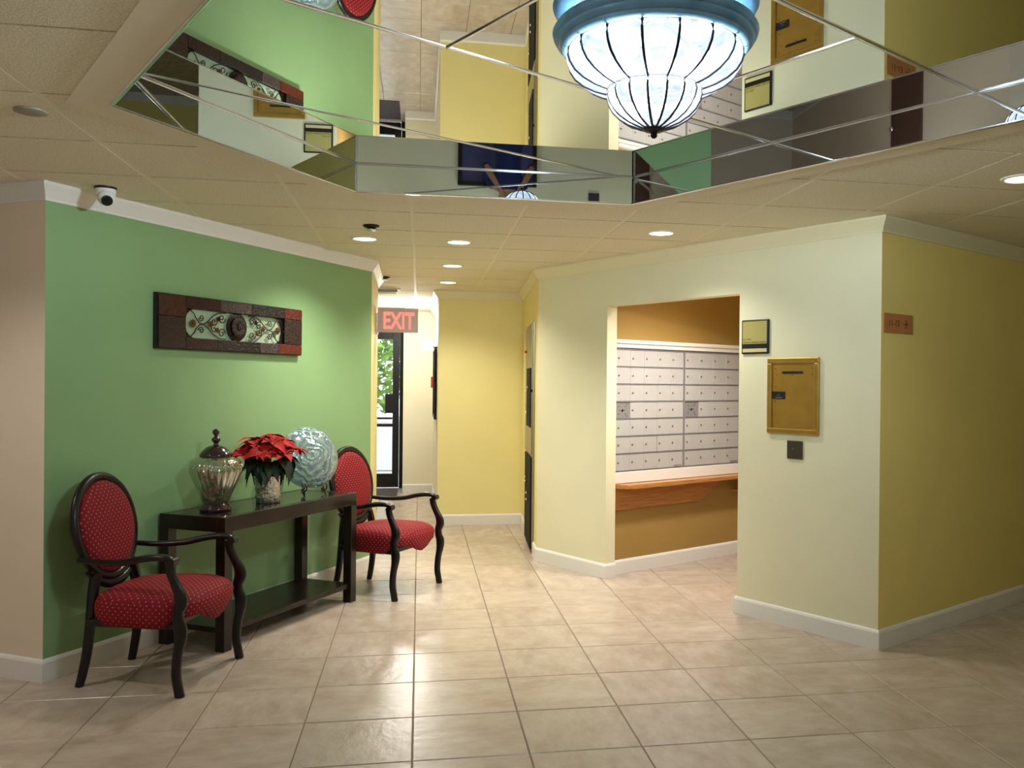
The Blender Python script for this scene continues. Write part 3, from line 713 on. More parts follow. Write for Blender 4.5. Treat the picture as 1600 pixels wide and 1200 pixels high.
obj('body', MB().box(-.06, .06, -.045, -.001, 0, .14, .005), mat('alarm_red', lin(150, 24, 24), .4), t); obj('pull_bar', MB().box(-.035, .035, -.055, -.045, .05, .07, .002), 'white', t)
# exit door: dark aluminium frame with glass
d = struct(bpy.data.objects.new('door_1', None)); COL.objects.link(d); d.location = (-1.2, 12.66, 0)
FR = mat('dark_bronze_aluminium', lin(30, 26, 26), .4, .4)
for a, b_, c_, d_ in ((0, .06, 0, 2.30), (.925, .985, 0, 2.30), (.06, .925, 2.22, 2.30)): obj('door_frame', MB().box(a, b_, 0, .08, c_, d_, .003), FR, d)
for a, b_, c_, d_ in ((.065, .16, .01, 2.20), (.83, .92, .01, 2.20), (.16, .83, 2.09, 2.20), (.16, .83, .01, .20), (.16, .83, .86, .90)): obj('door_rail', MB().box(a, b_, .02, .06, c_, d_, .003), FR, d)
obj('door_glass', MB().box(.16, .83, .037, .043, .20, 2.09), 'pane', d)
obj('door_lock_box', MB().box(.73, .85, -.02, .02, 1.05, 1.32, .005), FR, d); obj('push_bar', MB().cyl((.16, -.03, .98), (.83, -.03, .98), .015, 12), FR, d)
tag(obj('door_mat', MB().box(-1.15, -.28, 11.75, 12.55, .0, .010, .003), mat('mat_grey', lin(74, 62, 62), .9, bump=.5, bscale=200)), 'dark grey doormat on floor inside the glass exit door', 'mat')
# outdoors
st = struct(obj('ground', MB().box(-12, 9, 12.95, 40, -.12, -.01), mat('outdoor_paving', lin(190, 186, 176), .9)))
t = thing('garden_wall', 'low white garden wall outside the glass door', 'wall', (-2.0, 15.2, 0))
WH = mat('white_stucco', lin(238, 238, 246), .8, bump=.1, bscale=80)
obj('wall_panel', MB().box(-3, 4, 0, .15, 0, .80, .01), WH, t); obj('coping', MB().box(-3.02, 4.02, -.03, .18, .80, .86, .01), WH, t)
def leaves(cx, cy, cz, rx, ry, rz, n, size, seed):
    rr = random.Random(seed); vs = []; fs = []
    for _ in range(n):
        while True:
            p = Vector((rr.uniform(-1, 1), rr.uniform(-1, 1), rr.uniform(-1, 1)))
            if .45 < p.length < 1: break
        p = Vector((cx+p.x*rx, cy+p.y*ry, cz+p.z*rz))
        a = Vector((rr.gauss(0, 1), rr.gauss(0, 1), rr.gauss(0, .6))).normalized(); b_ = a.cross(Vector((rr.gauss(0, 1), rr.gauss(0, 1), rr.gauss(0, 1)))).normalized()
        s_ = size*rr.uniform(.6, 1.3); i = len(vs)
        vs += [p-a*s_, p+b_*s_*.42, p+a*s_, p-b_*s_*.42]; fs.append((i, i+1, i+2, i+3))
    me = bpy.data.meshes.new('foliage'); me.from_pydata([tuple(v) for v in vs], [], fs); return me
def foliage_mat(name, a, b_):
    m = mat(name, a, .6, col2=b_, nscale=5); return m
for k, (nm, lab, cx, cy, cz, rx, ry, rz, n, sz, ca, cb) in enumerate([
    ('hedge_shrub', 'blue-green rounded shrub just behind the white garden wall', -1.9, 16.6, .9, 1.1, .6, .75, 2600, .06, lin(60, 110, 90), lin(40, 80, 60)),
    ('garden_tree', 'bright yellow-green tree behind the shrub outside the door', -2.2, 19.5, 2.1, 2.6, 1.6, 1.5, 4200, .12, lin(150, 180, 60), lin(60, 120, 50))]):
    t = thing(nm, lab, 'shrub' if k == 0 else 'tree', (0, 0, 0))
    obj('foliage', leaves(cx, cy, cz, rx, ry, rz, n, sz, k+3), foliage_mat(nm+'_leaf', ca, cb), t)
    obj('trunk', MB().sweep([(cx, cy, -.02), (cx+.03, cy, cz*.5), (cx, cy, cz)], [(.07, .07), (.05, .05), (.02, .02)], 8), mat(nm+'_bark', lin(90, 70, 50), .9), t)

# low window and plates on the front wall behind the camera (seen only in the mirrors)
d = struct(bpy.data.objects.new('window_1', None)); COL.objects.link(d); d.location = (.32, -2.2, 0)
for a, b_, c_, d_ in ((0, .05, .1, 1.16), (.95, 1.0, .1, 1.16), (.05, .95, 1.11, 1.16), (.05, .95, .1, .16)): obj('window_frame', MB().box(a, b_, .001, .05, c_, d_, .003), FR, d)
obj('window_glass', MB().box(.05, .95, .006, .02, .16, 1.11), mat('dusk_blue_glass', lin(70, 72, 120), .08), d)
d = struct(bpy.data.objects.new('door_2', None)); COL.objects.link(d); d.location = (L7[0]-q3*1.25, L7[1]+.5*1.25, 0); d.rotation_euler = (0, 0, math.atan2(.5, -q3)+PI)
d.location = (L7[0]-q3*1.85, L7[1]+.5*1.85, 0)
DB = mat('brown_door_paint', lin(96, 66, 58), .5)
obj('door_leaf', MB().box(0, .55, .001, .03, .01, 2.05, .003), DB, d); obj('door_knob', MB().sphere((.07, .06, .98), .028), 'chrome', d, 60)
obj('knob_stem', MB().cyl((.07, .03, .98), (.07, .05, .98), .01, 10), 'chrome', d)
t = thing('call_plates', 'two dark square call plates on the wall behind the camera', 'wall plates', (2.0, -2.199, 1.2))
for z in (0, .26): obj('plate', MB().box(0, .14, .001, .015, z, z+.2, .004), mat('plate_violet', lin(60, 52, 70), .4), t)

# ------------------------------------------------------------------ chairs
def fabric():
    m = bpy.data.materials.new('red_dotted_fabric'); m.use_nodes = True; nt = m.node_tree; b = nt.nodes['Principled BSDF']
    uv = nt.nodes.new('ShaderNodeUVMap'); uv.uv_map = 'UVMap'
    mp = nt.nodes.new('ShaderNodeMapping'); mp.inputs['Rotation'].default_value = (0, 0, PI/4); nt.links.new(uv.outputs[0], mp.inputs[0])
    v = nt.nodes.new('ShaderNodeTexVoronoi'); v.voronoi_dimensions = '2D'; v.inputs['Scale'].default_value = 44; v.inputs['Randomness'].default_value = 0
    nt.links.new(mp.outputs[0], v.inputs['Vector'])
    lt = nt.nodes.new('ShaderNodeMath'); lt.operation = 'LESS_THAN'; lt.inputs[1].default_value = .125; nt.links.new(v.outputs['Distance'], lt.inputs[0])
    n = nt.nodes.new('ShaderNodeTexNoise'); n.inputs['Scale'].default_value = 5; nt.links.new(uv.outputs[0], n.inputs['Vector'])
    c = nt.nodes.new('ShaderNodeMix'); c.data_type = 'RGBA'; c.inputs[6].default_value = lin(138, 18, 34); c.inputs[7].default_value = lin(112, 14, 28); nt.links.new(n.outputs['Fac'], c.inputs[0])
    mx = nt.nodes.new('ShaderNodeMix'); mx.data_type = 'RGBA'; mx.inputs[7].default_value = lin(206, 140, 96)
    nt.links.new(c.outputs[2], mx.inputs[6]); nt.links.new(lt.outputs[0], mx.inputs[0]); nt.links.new(mx.outputs[2], b.inputs['Base Color'])
    b.inputs['Roughness'].default_value = .75; b.inputs['Specular IOR Level'].default_value = .25
    wv = nt.nodes.new('ShaderNodeTexNoise'); wv.inputs['Scale'].default_value = 400; nt.links.new(uv.outputs[0], wv.inputs['Vector'])
    bp = nt.nodes.new('ShaderNodeBump'); bp.inputs['Strength'].default_value = .25; bp.inputs['Distance'].default_value = .002
    nt.links.new(wv.outputs['Fac'], bp.inputs['Height']); nt.links.new(bp.outputs[0], b.inputs['Normal'])
    return m
M['fabric'] = fabric()
def spl(pts, n=8):      # catmull-rom
    pts = [Vector(p) for p in pts]; P = [pts[0]*2-pts[1]]+pts+[pts[-1]*2-pts[-2]]; out = []
    for i in range(1, len(P)-2):
        for k in range(n):
            t = k/n; a, b_, c_, d_ = P[i-1:i+3]
            out.append(.5*((2*b_)+(-a+c_)*t+(2*a-5*b_+4*c_-d_)*t*t+(-a+3*b_-3*c_+d_)*t**3))
    out.append(P[-2]); return out
def seat_mesh():
    # outline of the seat in plan, counter-clockwise, from rear left
    N = 120; ring = []
    for k in range(N):
        a = 2*PI*k/N; ca, sa = math.cos(a), math.sin(a); e = .52
        ux = math.copysign(abs(ca)**e, ca); uy = math.copysign(abs(sa)**e, sa)
        x = .010+ux*.262+.03*(ux > 0)*(1-uy*uy)*ux; w = .262+.045*(x+.2)/.45; ring.append((x, uy*w))
    def zb(x, y):
        q = min(abs(y)/.27/.66, 1); fr = .322-.028*math.cos(q*PI); m = min(max((x-.16)/.07, 0), 1); m = m*m*(3-2*m)
        return .305*(1-m)+fr*m
    b = bmesh.new(); uvl = b.loops.layers.uv.new('UVMap'); rings = []; uvs = {}
    per = [0]
    for k in range(N): per.append(per[-1]+math.dist(ring[k], ring[(k+1) % N]))
    cx, cy = .02, 0
    layers = [(.94, 'b', 0), (.985, 'm', .04), (1.0, 'm', .35), (1.01, 'm', .62), (.995, 'm', .85), (.965, 'm', 1.0)]
    for sc, kind, f in layers:
        r_ = []
        for k, (x, y) in enumerate(ring):
            z0 = zb(x, y); z1 = .428; z = z0 if kind == 'b' else z0+(z1-z0)*f
            v = b.verts.new((cx+(x-cx)*sc, y*sc, z)); uvs[v] = None; r_.append((v, z))
        rings.append(r_)
    for i in range(len(rings)-1):
        for k in range(N):
            k2 = (k+1) % N; q = (rings[i][k], rings[i][k2], rings[i+1][k2], rings[i+1][k]); fc = b.faces.new([v[0] for v in q])
            for lp, (kk, zz) in zip(fc.loops, ((per[k], q[0][1]), (per[k+1], q[1][1]), (per[k+1], q[2][1]), (per[k], q[3][1]))): lp[uvl].uv = (kk, zz)
    prev = [v for v, z in rings[-1]]
    for sc, z in ((.90, .446), (.78, .462), (.6, .472), (.4, .478), (.2, .481)):
        cur = [b.verts.new((cx+(x-cx)*sc, y*sc, z)) for x, y in ring]
        for k in range(N):
            fc = b.faces.new((prev[k], prev[(k+1) % N], cur[(k+1) % N], cur[k]))
            for lp in fc.loops: lp[uvl].uv = lp.vert.co.xy
        prev = cur
    c = b.verts.new((cx, 0, .482))
    for k in range(N):
        fc = b.faces.new((prev[k], prev[(k+1) % N], c))
        for lp in fc.loops: lp[uvl].uv = lp.vert.co.xy
    bmesh.ops.recalc_face_normals(b, faces=b.faces[:])
    me = bpy.data.meshes.new('seat'); b.to_mesh(me); b.free(); me.polygons.foreach_set('use_smooth', [True]*len(me.polygons)); me.materials.append(M['fabric']); return me
BW, BH = .258, .268; BC = Vector((-.298, 0, .742)); LEAN = math.radians(10)
bu = Vector((-math.sin(LEAN), 0, math.cos(LEAN))); bn = Vector((math.cos(LEAN), 0, math.sin(LEAN)))
def bp_(a, sw=1, sh=1, off=0):      # point on the oval, angle from the top
    w = BW*sw*(1-.10*math.cos(a)*-1*0); s_ = math.sin(a); c_ = math.cos(a)
    w2 = w*(1-.06*(1-c_)*.5); return BC+Vector((0, s_*w2, 0))+bu*(c_*BH*sh)+bn*off
def pad_mesh(side=1):
    b = bmesh.new(); uvl = b.loops.layers.uv.new('UVMap'); N = 48; prev = None
    for sc, off in ((.86, -.012), (.87, .008), (.84, .020), (.72, .030), (.5, .037), (.25, .040)):
        cur = [b.verts.new(bp_(2*PI*k/N, sc, sc, off*side)) for k in range(N)]
        if prev: [b.faces.new((prev[k], prev[(k+1) % N], cur[(k+1) % N], cur[k])) for k in range(N)]
        else: first = cur
        prev = cur
    c = b.verts.new(BC+bn*.041*side); [b.faces.new((prev[k], prev[(k+1) % N], c)) for k in range(N)]; b.faces.new(first[::-1])
    for f in b.faces:
        for lp in f.loops: lp[uvl].uv = (lp.vert.co.y, lp.vert.co.z)
    bmesh.ops.recalc_face_normals(b, faces=b.faces[:])
    me = bpy.data.meshes.new('backrest'); b.to_mesh(me); b.free(); me.polygons.foreach_set('use_smooth', [True]*len(me.polygons)); me.materials.append(M['fabric']); return me
def make_chair(label):
    t = thing('armchair', label, 'chair', (0, 0, 0), 0, 'red armchairs by the console table')
    obj('seat', seat_mesh(), None, t)
    obj('backrest', pad_mesh(), None, t)
    obj('back_frame', MB().sweep([bp_(2*PI*k/56, .93, .94) for k in range(56)], (.024, .019), 10, up=bn, closed=True), 'espresso', t, 60)
    obj('lower_back_rail', MB().sweep([bp_(PI+a/10, 1.06, 1.07) for a in range(-8, 9)], [(.012+.014*math.cos(a/10*1.9), .017) for a in range(-8, 9)], 10, up=bn), 'espresso', t, 60)
    obj('seat_rail', MB().box(-.235, .20, -.25, .25, .300, .335, .006), 'espresso', t)
    for s in (-1, 1):
        p = spl([(-.250, s*.150, .53), (-.246, s*.176, .45), (-.244, s*.192, .36), (-.246, s*.200, .28), (-.256, s*.207, .16), (-.276, s*.213, .05), (-.288, s*.216, 0)])
        n = len(p); obj('leg', MB().sweep(p, [(.023-.005*i/n, .026-.008*i/n) for i in range(n)], 12, up=(1, 0, 0), sq=.5), 'espresso', t, 60)
        p = spl([(.205, s*.292, .628), (.215, s*.293, .58), (.238, s*.295, .53), (.262, s*.298, .48), (.268, s*.299, .44), (.255, s*.299, .40), (.256, s*.300, .36), (.268, s*.302, .32), (.268, s*.302, .27), (.252, s*.301, .18), (.248, s*.300, .10), (.258, s*.300, .04), (.266, s*.300, 0)])
        n = len(p)
        def wid(z): return .022+.009*math.exp(-((z-.45)/.05)**2)+.009*math.exp(-((z-.31)/.06)**2)
        obj('leg', MB().sweep(p, [(.0185, wid(q.z)) for q in p], 12, up=(1, 0, 0), sq=.5), 'espresso', t, 60)
        p = spl([(-.278, s*.235, .615), (-.16, s*.250, .610), (-.03, s*.275, .618), (.06, s*.292, .638), (.14, s*.300, .650), (.20, s*.300, .648), (.235, s*.298, .628)])
        n = len(p); obj('arm', MB().sweep(p, [(.018+.008*math.sin(PI*i/n), .013+.004*math.sin(PI*i/n)) for i in range(n)], 12, sq=.3), 'espresso', t, 60)
        obj('arm_scroll', MB().cyl((.226, s*.298-.024, .632), (.226, s*.298+.024, .632), .020, 16), 'espresso', t, 50)
    return t
def copy_tree(o, parent=None):
    c = o.copy(); COL.objects.link(c); c.parent = parent
    for ch_ in o.children: copy_tree(ch_, c)
    return c
chA = make_chair('dark framed oval-back armchair in red dotted fabric at the table end near the left corner')
chB = copy_tree(chA)
chA.location = (-1.27, 4.745, 0); chA.rotation_euler = (0, 0, math.radians(-15))
chB.location = (-.225, 6.495, 0); chB.rotation_euler = (0, 0, math.radians(-31))
chB['label'] = 'dark framed oval-back armchair in red dotted fabric behind the table end near the hall'

# ------------------------------------------------------------------ console table
gdir = unit((GE[0]-G0[0], GE[1]-G0[1]))
(tx, ty), tang = frame(G0, gdir, .700, 0)
t = thing('console_table', 'long dark espresso console table with inset glass top against the green wall', 'table', (tx, ty, 0), tang)
TL = 1.250; y0, y1 = -.478, -.022
for x in (0, TL-.062):
    for y in (y0, y1-.062): obj('leg', MB().box(x, x+.062, y, y+.062, 0, .655, .003), 'espresso2', t)
for a, b_, c_, d_ in ((0, TL, y0, y0+.05), (0, TL, y1-.05, y1), (0, .05, y0+.05, y1-.05), (TL-.05, TL, y0+.05, y1-.05)):
    obj('apron', MB().box(a, b_, c_, d_, .652, .735, .003), 'espresso2', t)
obj('under_panel', MB().box(.05, TL-.05, y0+.05, y1-.05, .700, .722), 'espresso2', t)
GT = mat('dark_reflective_glass', lin(36, 34, 32), .03, 0, spec=1.0)
obj('glass_top', MB().box(.050, TL-.050, y0+.050, y1-.050, .727, .7345, .001), GT, t)
obj('lower_shelf', MB().box(.02, TL-.02, y0+.02, y1-.02, .095, .125, .003), 'espresso2', t)
def tab(s, n): return frame(G0, gdir, s, n)[0]
TZ = .7355
# --- lidded jar
p = tab(.898, .235)
t = thing('lidded_jar', 'ribbed mercury glass jar with dark lid and finial on the table', 'jar', (p[0], p[1], TZ))
MG = thin('mercury_glass', (.62, .66, .60, 1), .42, .10, (.80, .80, .74, 1))
PW = mat('polished_dark_wood', lin(44, 20, 28), .18, coat=.5)
obj('base', MB().lathe([(.095, 0), (.100, .010), (.097, .024), (.088, .032), (.086, .040), (.080, .046)], 40), PW, t, 40)
fl_ = lambda a, z: .018*math.cos(24*a) if .06 < z < .34 else 0
prof = [(.074, .046), (.082, .060), (.096, .10), (.116, .15), (.140, .205), (.158, .25), (.162, .285), (.150, .320), (.120, .342), (.094, .350), (.090, .356)]
obj('glass_body', MB().lathe(prof, 144, flute=fl_, close=False), MG, t, 80)
b = MB()
for zr, rr_ in ((.300, .160), (.285, .165)):
    for k in range(30): a = 2*PI*(k+(zr > .29)*.5)/30; b.sphere((rr_*math.cos(a), rr_*math.sin(a), zr), .0055, u=8, v=5)
obj('bead_ring', b, 'chrome', t, 80)
obj('lid', MB().lathe([(.100, .352), (.102, .362), (.098, .370), (.084, .390), (.060, .412), (.034, .424), (.016, .428), (.014, .440), (.026, .452), (.029, .462), (.024, .472), (.011, .480), (.011, .488), (.020, .500), (.023, .512), (.018, .524), (.004, .531)], 40), PW, t, 50)
IVS = mat('ivory_shells', lin(205, 170, 140), .6, bump=.4, bscale=40)
b = MB()
for k in range(26): a = R.uniform(0, 6.28); rr_ = R.uniform(0, .075); b.sphere((rr_*math.cos(a), rr_*math.sin(a), .075+.0045*k*R.uniform(.5, 1)), R.uniform(.012, .02), sz=.8, u=8, v=6)
tag(obj('jar_filling', b, IVS, None, 80), 'pale filling of small pebbles and shells inside the ribbed jar', 'pebbles'); o = bpy.data.objects['jar_filling']; o.location = (p[0], p[1], TZ); o['kind'] = 'stuff'; o.scale = (.885,)*3
t.scale = (.885,)*3
# --- poinsettia
p = tab(1.300, .275)
t = thing('poinsettia', 'red poinsettia plant in a silver foil wrapped pot on the table', 'plant', (p[0], p[1], TZ))
FO = mat('crinkled_silver_foil', lin(240, 238, 232), .14, .92, bump=1.0, bscale=38)
rng = random.Random(5)
def crink(a, z): return .045*math.sin(a*11+z*60)+.035*math.sin(a*17-z*90)+.03*math.sin(a*29+z*140)
obj('foil_pot', MB().lathe([(.064, 0), (.068, .004), (.070, .04), (.072, .08), (.076, .125), (.080, .160), (.083, .166), (.076, .164), (.072, .145)], 96, flute=crink), FO, t, 80)
obj('soil', MB().lathe([(.068, .145), (.040, .152), (.002, .155)], 24), mat('soil', lin(40, 28, 20), .95), t, 40)
def leafmesh(name, L, Wd, droop, m_, lobes=0):
    b = bmesh.new(); n = 8; rows = []
    for i in range(n+1):
        u = i/n; w = Wd*(math.sin(PI*min(1, u**.8))**.9)*(1+(.18 if i % 3 == 2 else 0)*lobes)*(1-.15*u)
        if i in (0, n): w = .001
        x = L*u; z = .12*L*math.sin(PI*u)-droop*L*u*u
        rows.append([b.verts.new((x, -w, z+w*.25)), b.verts.new((x, -w*.5, z+w*.06)), b.verts.new((x, 0, z-.02*Wd)), b.verts.new((x, w*.5, z+w*.06)), b.verts.new((x, w, z+w*.25))])
    for a, c_ in zip(rows, rows[1:]):
        for q in range(4): b.faces.new((a[q], a[q+1], c_[q+1], c_[q]))
    me = bpy.data.meshes.new(name); b.to_mesh(me); b.free(); me.polygons.foreach_set('use_smooth', [True]*len(me.polygons)); me.materials.append(m_); return me
RB = mat('red_bract', lin(205, 14, 8), .8, col2=lin(150, 8, 8), nscale=30, bump=.3, bscale=90)
GL = mat('dark_green_leaf', lin(34, 58, 30), .5, col2=lin(24, 42, 22), nscale=30, bump=.3, bscale=90)
bm_ = [leafmesh('bract', l, w, d_, RB, 1) for l, w, d_ in ((.095, .030, .35), (.075, .025, .2), (.11, .034, .5))]
gm_ = [leafmesh('leaf', l, w, d_, GL, 1) for l, w, d_ in ((.13, .040, .75), (.11, .036, .5))]
heads = [(x*1.12, y*1.12, z*1.06+.02) for x, y, z in [(0, 0, .345), (.075, .03, .325), (-.07, .05, .325), (.03, -.08, .330), (-.06, -.065, .315), (.12, -.05, .290), (-.125, -.01, .285), (.06, .105, .30), (-.03, .12, .29), (.0, -.13, .285), (.125, .06, .275), (-.11, .085, .27), (-.10, -.11, .265), (.09, -.115, .265)]]
for (hx, hy, hz) in heads:
    tilt = Vector((hx, hy, 0))*2.2
    obj('stem', MB().sweep([(hx*.15, hy*.15, .135), (hx*.5, hy*.5, .21), (hx, hy, hz)], .0035, 6), GL, t, 60)
    base = rng.uniform(0, 6.28)
    for k in range(9):
        a = base+k*2.39996; el = .25+.10*(k//4)
        o = bpy.data.objects.new('bract', bm_[k % 3]); COL.objects.link(o); o.parent = t
        nrm = Vector((hx*3.0, hy*3.0, 1)).normalized(); q = nrm.to_track_quat('Z', 'Y').to_matrix().to_4x4()
        s_ = rng.uniform(.85, 1.12)
        o.matrix_local = Matrix.Translation((hx, hy, hz)) @ q @ Matrix.Rotation(a, 4, 'Z') @ Matrix.Rotation(-el+rng.uniform(-.15, .15), 4, 'Y') @ Matrix.Rotation(rng.uniform(-.3, .3), 4, 'X') @ Matrix.Scale(s_, 4)
    b = MB()
    for k in range(4): b.sphere((hx+rng.uniform(-.006, .006), hy+rng.uniform(-.006, .006), hz+.006), .004, u=6, v=4)
    obj('flower_bud', b, mat('bud_yellow', lin(190, 170, 60), .5) if 'bud_yellow' not in bpy.data.materials else bpy.data.materials['bud_yellow'], t, 60)
for k in range(30):
    a = k*2.39996; rr_ = .03+.09*rng.random(); z = .225+.08*rng.random()
    o = bpy.data.objects.new('leaf', gm_[k % 2]); COL.objects.link(o); o.parent = t
    o.matrix_local = Matrix.Translation((rr_*math.cos(a), rr_*math.sin(a), z)) @ Matrix.Rotation(a, 4, 'Z') @ Matrix.Rotation(rng.uniform(.1, .75), 4, 'Y') @ Matrix.Rotation(rng.uniform(-.3, .3), 4, 'X')
# --- glass plate on iron easel
p = tab(1.74, .262); pa = tang-math.radians(28)
t = thing('glass_plate', 'large round swirled clear glass plate standing on the table', 'plate', (p[0], p[1], TZ), pa)
GP = bpy.data.materials.new('swirled_glass'); GP.use_nodes = True; nt = GP.node_tree; bb = nt.nodes['Principled BSDF']
bb.inputs['Base Color'].default_value = (.80, .93, .98, 1); bb.inputs['Roughness'].default_value = .06; bb.inputs['Transmission Weight'].default_value = .75; bb.inputs['IOR'].default_value = 1.5; bb.inputs['Metallic'].default_value = .3
tc = nt.nodes.new('ShaderNodeTexCoord'); wv = nt.nodes.new('ShaderNodeTexWave'); wv.wave_type = 'RINGS'; wv.rings_direction = 'Z'; wv.inputs['Scale'].default_value = 8; wv.inputs['Distortion'].default_value = 11; wv.inputs['Detail'].default_value = 3; wv.inputs['Detail Scale'].default_value = 1.2
mp = nt.nodes.new('ShaderNodeMapping'); nt.links.new(tc.outputs['Object'], mp.inputs[0]); nt.links.new(mp.outputs[0], wv.inputs['Vector'])
bp = nt.nodes.new('ShaderNodeBump'); bp.inputs['Strength'].default_value = .8; bp.inputs['Distance'].default_value = .006; nt.links.new(wv.outputs['Fac'], bp.inputs['Height']); nt.links.new(bp.outputs[0], bb.inputs['Normal'])
cr = nt.nodes.new('ShaderNodeValToRGB'); cr.color_ramp.elements[0].color = (.38, .60, .78, 1); cr.color_ramp.elements[1].color = (.8, .93, 1, 1); nt.links.new(wv.outputs['Fac'], cr.inputs[0]); nt.links.new(cr.outputs[0], bb.inputs['Base Color'])
pr_ = [(.004, .020), (.06, .018), (.11, .006), (.16, -.016), (.198, -.036), (.206, -.036), (.206, -.030), (.165, -.006), (.11, .018), (.06, .030), (.004, .032)]
b = MB(); b.lathe(pr_, 72, flute=lambda a, z: .006*math.sin(7*a+3))
o = obj('plate_disc', b, GP, t, 60); o.matrix_local = Matrix.Translation((0, .0, .250)) @ Matrix.Rotation(math.radians(-14), 4, 'X') @ Matrix.Rotation(PI/2, 4, 'X')
te = thing('plate_easel', 'small black wrought iron easel holding the glass plate', 'easel', (p[0], p[1], TZ), pa)
for s in (-1, 1):
    b = MB().sweep(spl([(s*.07, -.075, .075), (s*.07, -.088, .060), (s*.07, -.080, .040), (s*.07, -.050, .030), (s*.07, -.03, .06), (s*.06, .02, .12), (s*.05, .05, .20)]), .0045, 8)
    obj('easel_arm', b, 'black', te, 60)
    sp_ = [(s*.07, -.030-.024*(1-.8*i/20)*math.cos(2.6*PI*i/20), .026+.022*(1-.8*i/20)*math.sin(2.6*PI*i/20)) for i in range(21)]
    obj('easel_scroll', MB().sweep(sp_, .004, 8, up=(1, 0, 0)), 'black', te, 60)
    obj('easel_foot', MB().sweep([(s*.07, -.052, .032), (s*.072, -.062, .012), (s*.073, -.068, .0035)], .0045, 8), 'black', te, 60)
obj('easel_crossbar', MB().cyl((-.07, -.03, .06), (.07, -.03, .06), .004, 8), 'black', te, 60)
obj('easel_rear_leg', MB().sweep([(0, -.03, .06), (0, .05, .10), (0, .11, .0035)], .0045, 8), 'black', te, 60)

# ------------------------------------------------------------------ mail room lamp, and an added fill light for the hall
spot('mail_room_downlight', (MAIL_LAMP[0], MAIL_LAMP[1], MAIL_LAMP[2]), MAIL_LAMP[3], (1, .94, .86), 158, .8, .08)
point('hall_fill_light', HALL_FILL[:3], HALL_FILL[3], (1, .98, .94), .08)

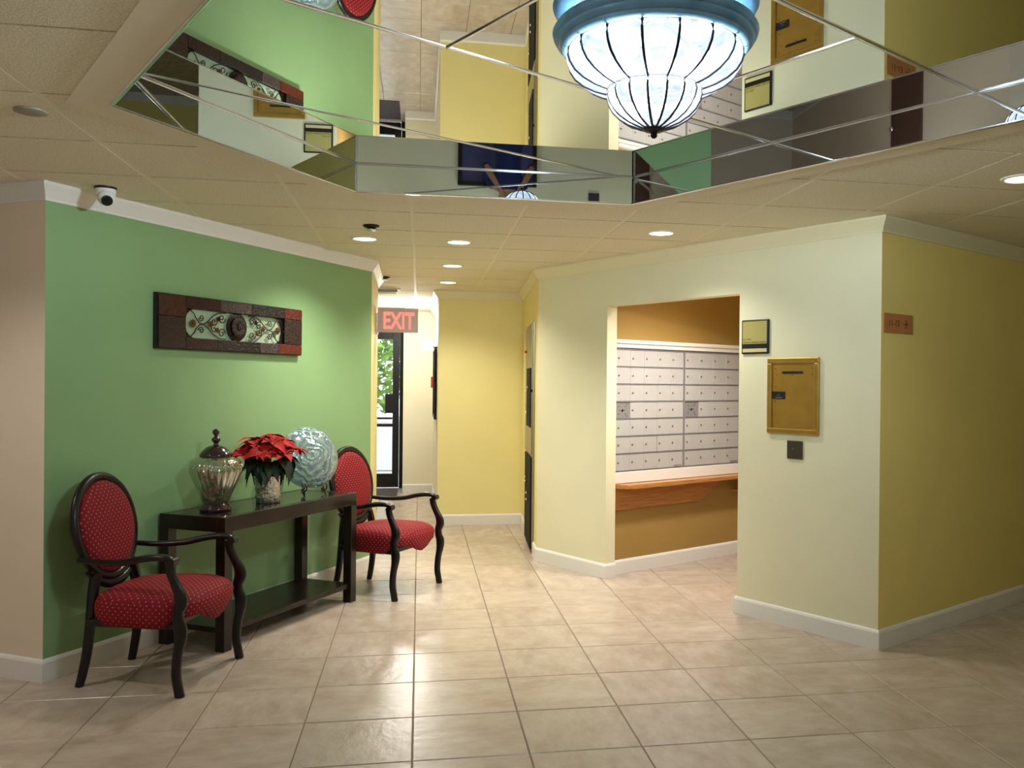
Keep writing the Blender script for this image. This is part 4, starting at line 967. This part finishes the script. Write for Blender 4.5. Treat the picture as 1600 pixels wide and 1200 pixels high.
# ------------------------------------------------------------------ person standing beside the viewpoint, seen in the ceiling mirrors
def person():
    SK = mat('skin', lin(176, 128, 100), .5); NV = mat('navy_cloth', lin(24, 34, 92), .8); PT = mat('dark_trousers', lin(44, 44, 52), .85); HR = mat('dark_hair', lin(34, 26, 22), .7)
    t = thing('person', 'person in navy shirt with hands raised, reflected in the ceiling mirror', 'person', (.86, -.95, 0))
    V = [(0, 0, .95), (0, .0, 1.10), (0, 0, 1.26), (0, -.01, 1.40), (0, -.01, 1.50), (0, .02, 1.57), (0, .03, 1.66), (0, .02, 1.74)]
    Rr = [(.17, .12), (.15, .105), (.165, .115), (.175, .105), (.07, .065), (.062, .065), (.078, .095), (.07, .085)]
    Ed = [(i, i+1) for i in range(7)]
    for sg in (-1, 1):
        n = len(V); V += [(sg*.19, 0, 1.42), (sg*.27, .08, 1.20), (sg*.20, .22, 1.36), (sg*.10, .28, 1.54), (sg*.09, .29, 1.58)]
        Rr += [(.062, .06), (.048, .046), (.040, .038), (.028, .024), (.038, .018)]; Ed += [(3, n), (n, n+1), (n+1, n+2), (n+2, n+3), (n+3, n+4)]
        for f_, (dx, L_) in enumerate(((-.028, .072), (-.009, .08), (.010, .075), (.028, .06))):
            m_ = len(V); V += [(sg*.09+dx, .295, 1.61), (sg*.09+dx, .29, 1.615+L_*.4), (sg*.09+dx, .275, 1.62+L_*.7)]
            Rr += [(.009, .009), (.0085, .0085), (.007, .007)]; Ed += [(n+4, m_), (m_, m_+1), (m_+1, m_+2)]
        m_ = len(V); V += [(sg*.05, .28, 1.575), (sg*.035, .27, 1.60)]; Rr += [(.011, .011), (.009, .009)]; Ed += [(n+4, m_), (m_, m_+1)]
        n = len(V); V += [(sg*.10, 0, .88), (sg*.11, .01, .50), (sg*.115, -.02, .10), (sg*.12, .10, .035)]
        Rr += [(.10, .105), (.062, .068), (.042, .048), (.045, .03)]; Ed += [(0, n), (n, n+1), (n+1, n+2), (n+2, n+3)]
    me = bpy.data.meshes.new('body'); me.from_pydata(V, Ed, []); o = bpy.data.objects.new('body', me); COL.objects.link(o)
    sk = o.modifiers.new('skin', 'SKIN'); sk.use_smooth_shade = True
    for i, r_ in enumerate(Rr): me.skin_vertices[0].data[i].radius = r_
    me.skin_vertices[0].data[0].use_root = True
    o.modifiers.new('sub', 'SUBSURF').levels = 1
    bpy.context.view_layer.update()
    m2 = bpy.data.meshes.new_from_object(o.evaluated_get(bpy.context.evaluated_depsgraph_get())); bpy.data.objects.remove(o)
    m2.materials.clear(); [m2.materials.append(x) for x in (SK, NV, PT, M['black'])]
    for p in m2.polygons:
        c = p.center; p.use_smooth = True
        arm = c.y > .16 and c.z > 1.0
        p.material_index = 3 if c.z < .09 else 2 if c.z < .93 else 0 if (c.z > 1.47 or arm) else 1
    o = bpy.data.objects.new('body', m2); COL.objects.link(o); o.parent = t
    b = MB(); b.sphere((0, .005, 1.735), .105, sx=.86, sy=1.0, sz=.95); bmesh.ops.delete(b.bm, geom=[v for v in b.bm.verts if v.co.y > .06 and v.co.z < 1.765 or v.co.z < 1.66], context='VERTS'); obj('hair', b, HR, t, 60)
    for sg in (-1, 1):
        obj('eye', MB().sphere((sg*.032, .112, 1.695), .011, u=10, v=8), 'white', t, 80); obj('ear', MB().sphere((sg*.083, .02, 1.685), .022, sx=.4, u=10, v=8), SK, t, 80)
    obj('nose', MB().sphere((0, .128, 1.668), .014, sz=1.4, u=10, v=8), SK, t, 80); obj('mouth', MB().sphere((0, .112, 1.632), .02, sy=.35, sz=.3, u=10, v=8), mat('lips', lin(150, 80, 74), .5), t, 80)
person()
can(MAIL_LAMP[0], MAIL_LAMP[1], 'lit recessed downlight inside the mail room')
t = thing('hall_fill_dome', 'added white dome fill lamp on hall ceiling beyond the exit sign', 'ceiling light', (HALL_FILL[0], HALL_FILL[1], C))  # invented fixture around the added hall light
obj('base_plate', MB().lathe([(.10, 0), (.10, -.015), (.085, -.02), (.01, -.02)], 28), 'white', t, 40)
obj('dome', MB().lathe([(.085, -.02), (.084, -.04), (.070, -.065), (.040, -.082), (.002, -.088)], 28), emit('dome_glow', (1, .98, .94, 1), 5), t, 80)
